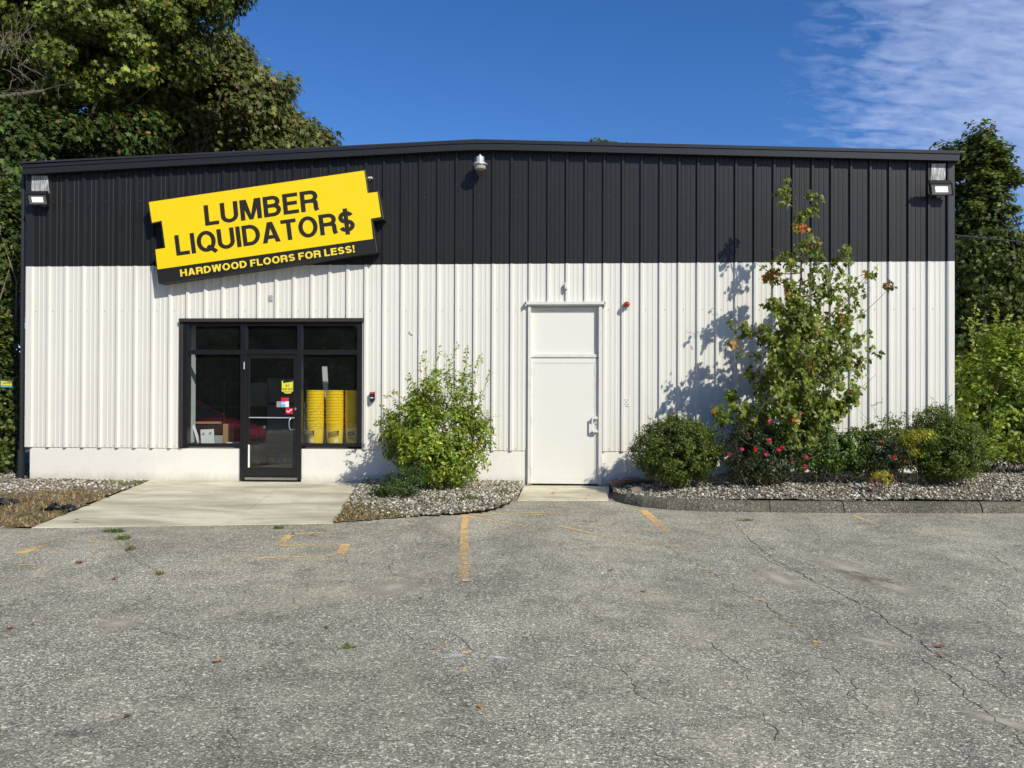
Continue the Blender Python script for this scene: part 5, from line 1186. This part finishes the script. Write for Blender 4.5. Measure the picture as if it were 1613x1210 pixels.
# ------------------------------------------------------------------ young red maple against the wall
def maple():
    r = rs(200); Y0 = -.95
    bx = W(1243, 735, Y0); rt = empty('red_maple', (bx.x, Y0, .15), 'young red maple with orange leaf tips growing against the black and white wall', 'tree')
    tr = MB(); top = Vector(P3(1245, 300, Y0+.05))
    b0 = Vector((bx.x, Y0, .12)); trunk = [b0, Vector(P3(1238, 640, Y0)), Vector(P3(1250, 540, Y0+.02)), Vector(P3(1262, 440, Y0)), Vector(P3(1262, 370, Y0)), Vector(P3(1256, 325, Y0)), Vector(P3(1246, 285, Y0))]
    tr.tube(trunk, [.035, .028, .022, .015, .009, .006, .003], 8); tr.build('trunk', M_bark, rt, smooth=True, fix=False)
    # branches: (from y on trunk, [tip px, tip py], dY, leaves, autumn)
    def tpt(y):
        ys = [735, 640, 540, 440, 370, 325, 285]
        for i in range(6):
            if ys[i] >= y >= ys[i+1]: return trunk[i].lerp(trunk[i+1], (ys[i]-y)/(ys[i]-ys[i+1]))
        return trunk[-1]
    br = [(330, 1240, 278, 0, 26, 0), (350, 1276, 300, -.05, 30, 0), (345, 1240, 318, .05, 14, 0), (375, 1262, 352, 0, 12, 2), (400, 1290, 372, -.1, 30, 2), (400, 1215, 392, 0, 22, 1), (430, 1187, 412, -.1, 18, 3),
          (420, 1232, 400, -.2, 22, 2), (450, 1300, 402, -.15, 36, 0), (480, 1332, 388, -.1, 56, 0), (470, 1345, 405, .1, 26, 0), (520, 1385, 415, 0, 40, 0), (540, 1403, 452, -.1, 40, 1), (540, 1360, 440, .2, 36, 1), (500, 1330, 440, -.2, 52, 0),
          (450, 1205, 430, 0, 30, 2), (490, 1205, 470, -.2, 34, 0), (540, 1160, 505, -.1, 34, 1), (560, 1150, 542, -.15, 24, 3), (590, 1205, 515, -.3, 60, 0), (560, 1230, 480, -.35, 60, 0), (540, 1260, 470, -.4, 60, 0), (560, 1290, 480, -.3, 70, 0),
          (600, 1300, 520, -.4, 80, 0), (590, 1340, 480, .1, 66, 0), (610, 1365, 520, 0, 56, 0), (620, 1340, 545, -.3, 60, 0), (600, 1250, 540, -.5, 90, 0), (640, 1215, 560, -.45, 80, 0), (650, 1378, 548, 0, 44, 1), (640, 1340, 560, .2, 50, 0),
          (660, 1380, 590, -.1, 44, 0), (670, 1355, 612, -.2, 64, 0), (660, 1320, 595, -.45, 76, 0), (650, 1270, 600, -.55, 96, 0), (680, 1225, 610, -.5, 90, 0), (690, 1190, 600, -.2, 46, 0), (690, 1150, 612, 0, 60, 0), (700, 1125, 640, -.1, 44, 0), (700, 1175, 640, -.2, 60, 0),
          (700, 1300, 640, -.4, 80, 0), (700, 1250, 650, -.6, 80, 0), (690, 1325, 630, 0, 50, 0), (560, 1220, 540, .15, 60, 0), (600, 1180, 590, .2, 50, 0), (500, 1250, 440, .1, 44, 1), (520, 1275, 520, .1, 70, 0), (640, 1280, 570, .15, 80, 0), (610, 1330, 520, -.1, 60, 0), (455, 1200, 420, 0, 14, 3), (600, 1275, 545, -.6, 26, 2)]
    lb = MB(); PP = []; TT = []; NN = []; CC = []; SS = []
    greens = np.array([(.14, .20, .022), (.21, .265, .03), (.085, .13, .018), (.30, .31, .04)]); aut = np.array([(.62, .16, .03), (.55, .30, .03), (.45, .10, .04), (.40, .30, .04)])
    for (ty, px, py, dy, nl, au) in br:
        a = tpt(ty); b = Vector(P3(px, py, Y0+dy*1.25)); Lb = (b-a).length
        bend = Vector((r.randn()*.05, r.randn()*.05, -.10*Lb)); pts = [a.lerp(b, t)+bend*math.sin(math.pi*t) for t in np.linspace(0, 1, 8)]
        lb.tube(pts, [max(.0025, .012*min(1, Lb)*(1-t)+.002) for t in np.linspace(0, 1, 8)], 5, cap=False)
        nl = int(nl*(1.9 if py < 470 else 2.9))
        for j in range(max(2, nl//6)):
            t = 1-.80*r.rand()**1.1; node = np.array(a.lerp(b, t)+bend*math.sin(math.pi*t))
            tw_ = r.randn(3)*np.array([.075, .08, .07])*(.5+.8*(1-t)); e_ = node+tw_
            lb.tube([tuple(node), tuple(e_)], .0018, 3, cap=False)
            pa_ = (.012, .07, .30, .85)[au]*(1.4 if t > .8 else .5); auc = r.rand() < pa_*1.6; g0 = 1+.22*r.randn()
            for q_ in range(r.randint(5, 11)):
                PP.append(e_+r.randn(3)*np.array([.036, .036, .042])); TT.append(np.array([r.randn()*.6, r.randn()*.6-.1, -1.0+.5*r.randn()])); NN.append(np.array([r.randn()*.5, -.8+.45*r.randn(), .45+.4*r.randn()]))
                c = aut[r.randint(4)] if (auc and r.rand() < .6) else greens[r.choice(4, p=[.42, .24, .24, .10])]
                CC.append(c*g0*(1+.15*r.randn())); SS.append(.074*(.6+.65*r.rand()))
    tl = np.array([[0, 0, 0], [-.10, .30, 0], [.22, .22, .03], [.30, .55, -.04], [.50, .22, .03], [.66, .26, 0], [1, 0, -.10], [.66, -.26, 0], [.50, -.22, .03], [.30, -.55, -.04], [.22, -.22, .03], [-.10, -.30, 0]])
    tf = [(0, 1, 2), (2, 3, 4), (0, 2, 4), (0, 4, 6), (4, 5, 6), (0, 6, 8), (6, 7, 8), (0, 8, 10), (8, 9, 10), (0, 10, 11)]
    leaves('crown', np.array(PP), np.array(NN), np.array(TT), np.array(SS), np.array(CC).clip(.004, .9), (tl, tf), M_leaf, rt)
    lb.build('branches', M_redtwig, rt, smooth=True, fix=False)
maple()
# sapling shrub beyond the right corner
Yr = .35
sp_ = [spr(1540, 560, 1538, 482, Yr, 50), spr(1560, 560, 1570, 484, Yr, 50), spr(1580, 560, 1588, 498, Yr, 50), spr(1530, 580, 1518, 500, Yr, 40), spr(1600, 560, 1612, 505, Yr, 50), spr(1550, 560, 1552, 495, Yr, 40), spr(1520, 620, 1504, 560, Yr, 30), spr(1515, 660, 1488, 612, Yr, 26), spr(1620, 560, 1635, 500, Yr, 30)]
shrub('sapling_shrub', 'light green leafy sapling thicket just beyond the right corner of the building', 'shrub', (W(1565, 722, Yr).x, Yr, .2),
      [PB(1555, 600, Yr, 48, 1, 1.3), PB(1600, 610, Yr, 55, 1, 1.4), PB(1560, 670, Yr, 58, 1, .9), PB(1530, 640, Yr, 30, 1, 1.2), PB(1580, 545, Yr, 36, 1, 1), PB(1625, 650, Yr, 60, 1, 1.2), PB(1560, 705, Yr-.2, 60, 1, .4), PB(1620, 710, Yr-.2, 50, 1, .4)], 620, 24, .13, .085,
      [(.21, .28, .04), (.15, .22, .03), (.08, .13, .02), (.32, .36, .07)], [4, 4, 2, 2], 120, 26, tmpl=T_OVAL, stem_r=.008, sprigs=sp_, spr_cols=[(.26, .30, .06), (.18, .24, .04)], base_spread=.3)

# ------------------------------------------------------------------ trees
OAK = [(.085, .118, .018), (.135, .165, .026), (.050, .075, .014), (.20, .22, .04), (.22, .12, .04)]
def gb(px, Y, z=-.12): return (W(px, 600, Y).x, Y, z)
ta = 3.6
tree('oak_tree', 'large broad oak overhanging the left end of the roof', 'tree', gb(-60, ta),
     [PB(60, -60, ta, 170, .8), PB(230, -70, ta, 150, .8), PB(330, -40, ta, 75, .9), PB(140, 60, ta, 120, .8), PB(250, 60, ta, 75, .9), PB(290, 20, ta, 62, .9), PB(20, 40, ta+1, 110, .8), PB(30, 150, ta+.6, 80, .8), PB(-20, 90, ta-.3, 60, .8)],
     560, 190, .42, .115, OAK, [5, 4, 4, 1.6, .12], 301, .22, (W(60, -150, ta).x, ta, W(60, -150, ta).z), lo=.3, nlimb=26)
td = 7.5
tree('oak_tree', 'olive green oak behind the left half of the roof, lower than the overhanging oak', 'tree', gb(300, td),
     [PB(300, 150, td, 110, .8), PB(385, 165, td, 80, .8, .9), PB(420, 215, td, 62, .8), PB(230, 190, td, 100, .8, .8), PB(345, 105, td, 48, .9, .8), PB(200, 90, td, 90, .8)],
     480, 170, .46, .135, [(.075, .090, .022), (.105, .115, .032), (.055, .065, .017), (.14, .135, .045), (.20, .11, .05)], [5, 5, 3, 2, .25], 302, .30, lo=.35, nlimb=60)
te = 15.
tree('oak_tree', 'farther olive tree peeking over the roof at the end of the left tree line', 'tree', gb(470, te),
     [PB(470, 240, te, 55, .9, .9), PB(505, 245, te, 30, .9, .9), PB(430, 250, te, 60, .9, .9)], 120, 110, .5, .20, [(.085, .090, .025), (.12, .115, .035), (.06, .062, .02), (.15, .11, .045)], [4, 4, 3, 1], 303, .22, lo=.3, nlimb=30)
tg = 2.7
tree('maple_tree', 'shaded tree behind the left corner of the building', 'tree', gb(10, tg),
     [PB(5, 225, tg, 66, .7), PB(100, 215, tg+.8, 52, .8, .7), PB(190, 215, tg+1.2, 60, .7, .6), PB(-30, 330, tg, 110, .8, 1.2), PB(15, 300, tg, 60, .8), PB(-60, 180, tg, 80, .8, .8)], 380, 150, .42, .125, [(.045, .075, .016), (.07, .10, .02), (.03, .05, .012), (.16, .09, .03)], [5, 3, 4, .25], 304, .25, lo=.25, nlimb=50)
# undergrowth beside the left wall
tu = 1.6
shrub('vine_thicket', 'upper part of the vine thicket beside the left wall, bright where the sun reaches it', 'thicket', gb(0, tu), [PB(0, 420, tu, 46, .8, 1.8), PB(-40, 400, tu, 70, .8, 1.6), PB(5, 330, tu, 40, .8, 1.4)], 170, 55, .26, .085, [(.05, .085, .018), (.10, .13, .03), (.03, .05, .012), (.15, .14, .03)], [4, 3, 4, .8], 305, 30, tmpl=T_LOBE, stem_r=.02, lo=.2, lm=M_leafbig)
shrub('vine_thicket', 'green and yellow vine thicket low beside the black downspout', 'thicket', gb(-4, 1.1), [PB(-8, 560, 1.1, 36, .8, 2.4), PB(-40, 600, 1.1, 60, .8, 2.), PB(0, 660, 1.0, 34, .7, 1.6), PB(-4, 720, .8, 36, .7, .7)], 230, 55, .20, .075, [(.06, .10, .018), (.10, .14, .03), (.03, .05, .012), (.24, .20, .03)], [4, 3, 4, .9], 306, 30, tmpl=T_LOBE, stem_r=.02, lo=.2, lm=M_leafbig)
tree('forest_tree', 'dark tree filling the gap far behind the left corner', 'tree', gb(-20, 12), [PB(-20, 420, 12, 110, .8, 1.6), PB(-20, 600, 12, 90, .8, 1.6)], 170, 90, .6, .22, [(.03, .05, .012), (.045, .07, .018)], [1, 1], 307, .3, lo=.1, nlimb=30)
# dead twiggy branch at the left edge
r = rs(9); mb = MB(); y_ = 2.3; a = Vector(P3(-60, 150, y_)); b = Vector(P3(70, 143, y_)); limb(mb, a, b, .07, .03, r, .02, 8, 8)
for i in range(34):
    t = .1+.9*r.rand(); p = a.lerp(b, t) if i < 12 else Vector(P3(r.uniform(-10, 60), r.uniform(60, 110), y_+r.uniform(-.3, .3)))
    q = p+Vector((r.uniform(-.3, .9), r.uniform(-.4, .4), r.uniform(-.5, .7))); limb(mb, p, q, .011, .003, r, .1, 4, 6)
    for j in range(3): s_ = p.lerp(q, .3+.6*r.rand()); limb(mb, s_, s_+Vector((r.uniform(-.1, .35), r.uniform(-.2, .2), r.uniform(-.3, .3))), .006, .002, r, .1, 3, 4)
for o in bpy.data.objects:
    if o.name.startswith('oak_tree') and o.get('label', '').startswith('large'): oak = o
mb.build('dead_branch', M_twig, oak, smooth=True, fix=False)

tcY = 15.
RT = [(.060, .090, .018), (.090, .120, .024), (.040, .060, .013), (.13, .15, .035)]
tree('maple_tree', 'tall dark green tree rising behind the right corner of the building', 'tree', gb(1565, tcY),
     [PB(1536, 240, tcY, 42, .9, .9), PB(1566, 254, tcY, 30), PB(1505, 262, tcY, 22), PB(1555, 300, tcY, 48), PB(1530, 330, tcY, 44), PB(1592, 268, tcY, 10, 1, .6), PB(1545, 390, tcY, 62, .9, .9), PB(1588, 385, tcY, 20, 1, .7), PB(1570, 460, tcY, 80, .8, 1), PB(1560, 560, tcY, 90, .8, 1.2)],
     400, 130, .46, .155, RT, [4, 4, 4, 1], 310, .3, (W(1545, 225, tcY).x, tcY, W(1545, 225, tcY).z), lo=.25, nlimb=60)
tree('maple_tree', 'lower broad tree at the far right edge behind the sapling thicket', 'tree', gb(1640, 19),
     [PB(1640, 430, 19, 62, .8, .9), PB(1600, 470, 19, 60, .8, 1), PB(1630, 560, 19, 80, .8, 1), PB(1540, 560, 19, 60, .8, 1)], 230, 95, .6, .22, RT, [4, 3, 4, 1], 311, .3, lo=.25, nlimb=30)
tree('forest_tree', 'tree whose tip just shows above the middle of the roof', 'tree', gb(953, 30), [PB(953, 262, 30, 42, .9, 1.), PB(945, 235, 30, 12), PB(962, 236, 30, 10)], 70, 80, .5, .2, OAK, [4, 3, 3, 1, .1], 312, .2, lo=.3, nlimb=20)
# trees on the far side of the lot, behind the viewer: the shop glass mirrors them
bt = tree('forest_tree', 'tree of the row across the lot, nearest the street end', 'tree', (0, 0, -.12), [(0, 0, 6, 4.2, 4.2, 4.5), (1.5, .5, 3.5, 3.2, 3, 2.4), (-2, 0, 4, 3, 3, 2.6), (0, 0, 1.4, 4, 3, 1.5)], 230, 80, .75, .28, OAK, [4, 4, 4, 1, .1], 320, .25, nlimb=25)
where = ['seen only mirrored left of the shop door', 'mirrored in the middle of the shop window', 'farther left in the row', 'at the left end of the row', 'standing behind the row', 'standing last behind the row', 'rearmost near the street end', 'rearmost in the middle', 'rearmost at the left']
for i, (x, y, s) in enumerate(((-1.5, -27, 1.), (-8, -29, 1.15), (-15, -27, 1.), (-22, -26, 1.1), (-5, -35, 1.3), (-13, -36, 1.35), (2.5, -38, 1.3), (-9, -43, 1.4), (-19, -38, 1.4))):
    c = bt if i == 0 else bt.copy()
    if i: sc.collection.objects.link(c)
    if i:
        for ch in list(bt.children):
            d = ch.copy(); sc.collection.objects.link(d); d.parent = c
    c.location = (x, y, -.12); c.scale = (s, s, s); c.rotation_euler = (0, 0, i*1.1)
    c['label'] = 'tree across the lot, ' + where[i]; c['group'] = 'trees across the lot'

# ------------------------------------------------------------------ wires, sign, rocks, litter
def wire(label, p0, p1, Y0, Y1, rad=.012, sag=.1):
    a = Vector(P3(*p0, Y0)); b = Vector(P3(*p1, Y1)); mb = MB(); mb.tube([a.lerp(b, t)-Vector((0, 0, sag*4*t*(1-t))) for t in np.linspace(0, 1, 14)], rad, 5)
    tag(mb.build('utility_wire', M_dark, smooth=True), label, 'wire', 'utility wires on the right')
wire('topmost thin utility wire crossing the sky right of the tall tree', (1520, 300), (1760, 208), 18, 9)
wire('second utility wire just below the topmost one', (1520, 305), (1760, 216), 18, 9)
wire('third utility wire crossing the sky at the right edge', (1500, 320), (1760, 238), 18, 9)
wire('fourth utility wire ending behind the tall tree', (1500, 370), (1760, 288), 18, 9)
wire('lowest utility wire right of the tall tree', (1520, 375), (1760, 300), 18, 9)
wire('thick pale service cable running from the right building corner', (1500, 370), (1760, 386), .3, 3, .013, .05)
wire('thin dark cable at the left corner of the building', (-80, 596), (42, 592), .9, .3, .008, .05)
rt = empty('warning_sign', W(9, 606, .9), 'small yellow and blue sign hanging in the foliage left of the downspout', 'sign')
mb = MB(); px_box(mb, 1, 600, 18.5, 610, .5, .51); mb.build('plate', M_stkb, rt); mb = MB(); px_box(mb, 1.6, 600.5, 18, 607.4, .49, .499); mb.build('yellow_band', M_stky, rt)
txt_px('lettering', 'CAUTION', (4, 604.6), (16.5, 604.6), (4, 602.2), .488, M_blk, rt)

def rock(name, label, cat, p, s, col, seed, group=None, n=2):
    r = rs(seed); import bmesh
    bm = bmesh.new(); bmesh.ops.create_icosphere(bm, subdivisions=n, radius=1)
    d1 = r.randn(6, 3)
    for v in bm.verts:
        q = np.array(v.co); f = 1+.12*sum(math.sin(3*q.dot(d)) for d in d1)/3
        v.co = Vector((q[0]*s[0]*f, q[1]*s[1]*f, q[2]*s[2]*f))
    me = bpy.data.meshes.new(name); bm.to_mesh(me); bm.free(); a = me.attributes.new('Col', 'FLOAT_COLOR', 'POINT')
    a.data.foreach_set('color', np.tile(np.array([*col, 1], np.float32), len(me.vertices)))
    o = link(me, name, M_stone); o.location = p; o.rotation_euler = (0, 0, r.rand()*6); tag(o, label, cat, group)
    return o
for i, (px, py, s, c, lb) in enumerate(((975, 764, (.20, .12, .08), (.16, .09, .075), 'reddish flat rock nearest the steel door'), (990, 754, (.22, .14, .09), (.13, .085, .07), 'largest dark red rock behind the curb end'), (1003, 772, (.13, .10, .06), (.25, .20, .16), 'pale brown rock at the curved end of the curb'),
                                      (1008, 748, (.15, .1, .08), (.10, .07, .06), 'dark rock in the shade left of the boxwood'), (1202, 764, (.16, .11, .07), (.15, .11, .085), 'brown rock in front of the pink rose bush'), (1185, 756, (.2, .12, .05), (.09, .07, .055), 'low dark rock right under the pink rose bush'))):
    p = G(px, py, .05); yy = min(p.y, -.25); rock('rock', lb, 'rock', (p.x, yy, float(z_right(p.x, yy))+.03), s, c, 60+i)
# black landscape fabric scraps
for (px, py, w_, h_, lb) in ((92, 799, .24, .05, 'torn black landscape fabric scrap in the gravel beside the pad'), (8, 790, .16, .08, 'black landscape fabric bulge at the left edge of the gravel')):
    p = G(px, py, -.02); r = rs(int(px)); V = []; F = []; nx, ny = 14, 7
    for j in range(ny+1):
        for i in range(nx+1): V.append((p.x+(i/nx-.5)*2*w_*(1-.25*abs(j/ny-.5)+.1*r.randn()), p.y+(j/ny-.5)*4*h_+.03*r.randn(), -.055+.05*math.sin(i*.8+j)*math.sin(math.pi*j/ny)+.045*math.sin(math.pi*i/nx)+.01*r.rand()))
    for j in range(ny):
        for i in range(nx): F.append((j*(nx+1)+i, j*(nx+1)+i+1, (j+1)*(nx+1)+i+1, (j+1)*(nx+1)+i))
    o = mesh_np('landscape_fabric', np.array(V), np.array(F), None, M_dark, smooth=True); tag(o, lb, 'fabric scrap')
# fallen leaves
lit = [(22, 989, 1., 'reddish fallen leaf near the left edge of the lot'), (348, 1039, 1.25, 'pinkish brown fallen leaf alone on the left asphalt'), (118, 887, 1.5, 'dark red fallen leaf left of the crack below the pad'), (177, 913, 1.1, 'brown fallen leaf below the crack left of the pad centre'),
       (61, 910, .5, 'tiny brown leaf left of the dark red one'), (205, 1127, .7, 'pale brown leaf scrap low on the left asphalt'), (118, 819, 1.4, 'curled brown leaf on the left corner of the concrete pad'), (493, 842, .8, 'brown leaf inside the orange box marking'), (464, 841, .8, 'brown leaf on the top line of the orange box'),
       (545, 884, .5, 'small dark leaf right of the orange box'), (1011, 931, 1., 'rusty brown fallen leaf in the centre right asphalt'), (661, 942, .6, 'small leaf below the sand patch'), (680, 1022, .6, 'tiny orange leaf left of the white scuff'), (875, 776, 1.5, 'orange brown leaf on the door slab, left one'), (924, 782, 1.1, 'orange brown leaf on the door slab, right one'),
       (1476, 1020, 1.1, 'tan leaf by the long crack on the right'), (1490, 1036, .7, 'small orange leaf below the tan one on the right'), (1432, 806, .8, 'orange leaf against the curb foot'), (758, 1116, .7, 'orange scrap low in the middle of the lot'), (995, 808, .5, 'tiny leaf under the curved curb end'), (385, 787, .5, 'tiny leaf on the concrete pad'),
       (1022, 779, .8, 'brown leaf lying on top of the gravel near the left boxwood'), (50, 984, .5, 'tiny orange leaf beside the reddish leaf at the left'), (515, 990, .6, 'dark curled leaf in the left centre asphalt'), (961, 898, 1.0, 'thin brown stick-like leaf right of the orange line')]
mats_l = [mat('leaf_red_brown', (.22, .07, .035), .7), mat('leaf_tan', (.38, .22, .12), .7), mat('leaf_orange', (.45, .20, .05), .7), mat('leaf_dark', (.10, .05, .03), .7)]
for i, (px, py, s, lb) in enumerate(lit):
    r = rs(400+i)
    p = G(px, py, -.094)
    if 'pad' in lb and 'concrete' in lb: p = G(px, py, -.05)
    if 'door slab' in lb: p = G(px, py, -.04)
    if 'gravel' in lb: p = G(px, py, .10)
    tl = np.array([[0, 0, .0], [.1, .30, .12], [.4, .2, .05], [.55, .45, .18], [.65, .15, .04], [1, 0, .15], [.65, -.15, .04], [.55, -.45, .20], [.4, -.2, .05], [.1, -.30, .10]])*.062*s
    a = r.rand()*6.28; c, sn = math.cos(a), math.sin(a)
    V = [(p.x+c*x-sn*y, p.y+sn*x+c*y, p.z+z+.003) for x, y, z in tl]; me = bpy.data.meshes.new('fallen_leaf')
    me.from_pydata(V, [], [(0, 1, 2), (2, 3, 4), (0, 2, 4), (0, 4, 5), (0, 5, 6), (0, 6, 8), (6, 7, 8), (0, 8, 9)]); me.update()
    o = link(me, 'fallen_leaf', mats_l[0 if 'red' in lb else 2 if 'orange' in lb and 'line' not in lb and 'box' not in lb else 3 if 'dark' in lb else [0, 1, 3][i % 3]]); tag(o, lb, 'fallen leaf', 'fallen leaves on the lot')
    s_ = o.modifiers.new('thick', 'SOLIDIFY'); s_.thickness = .0012
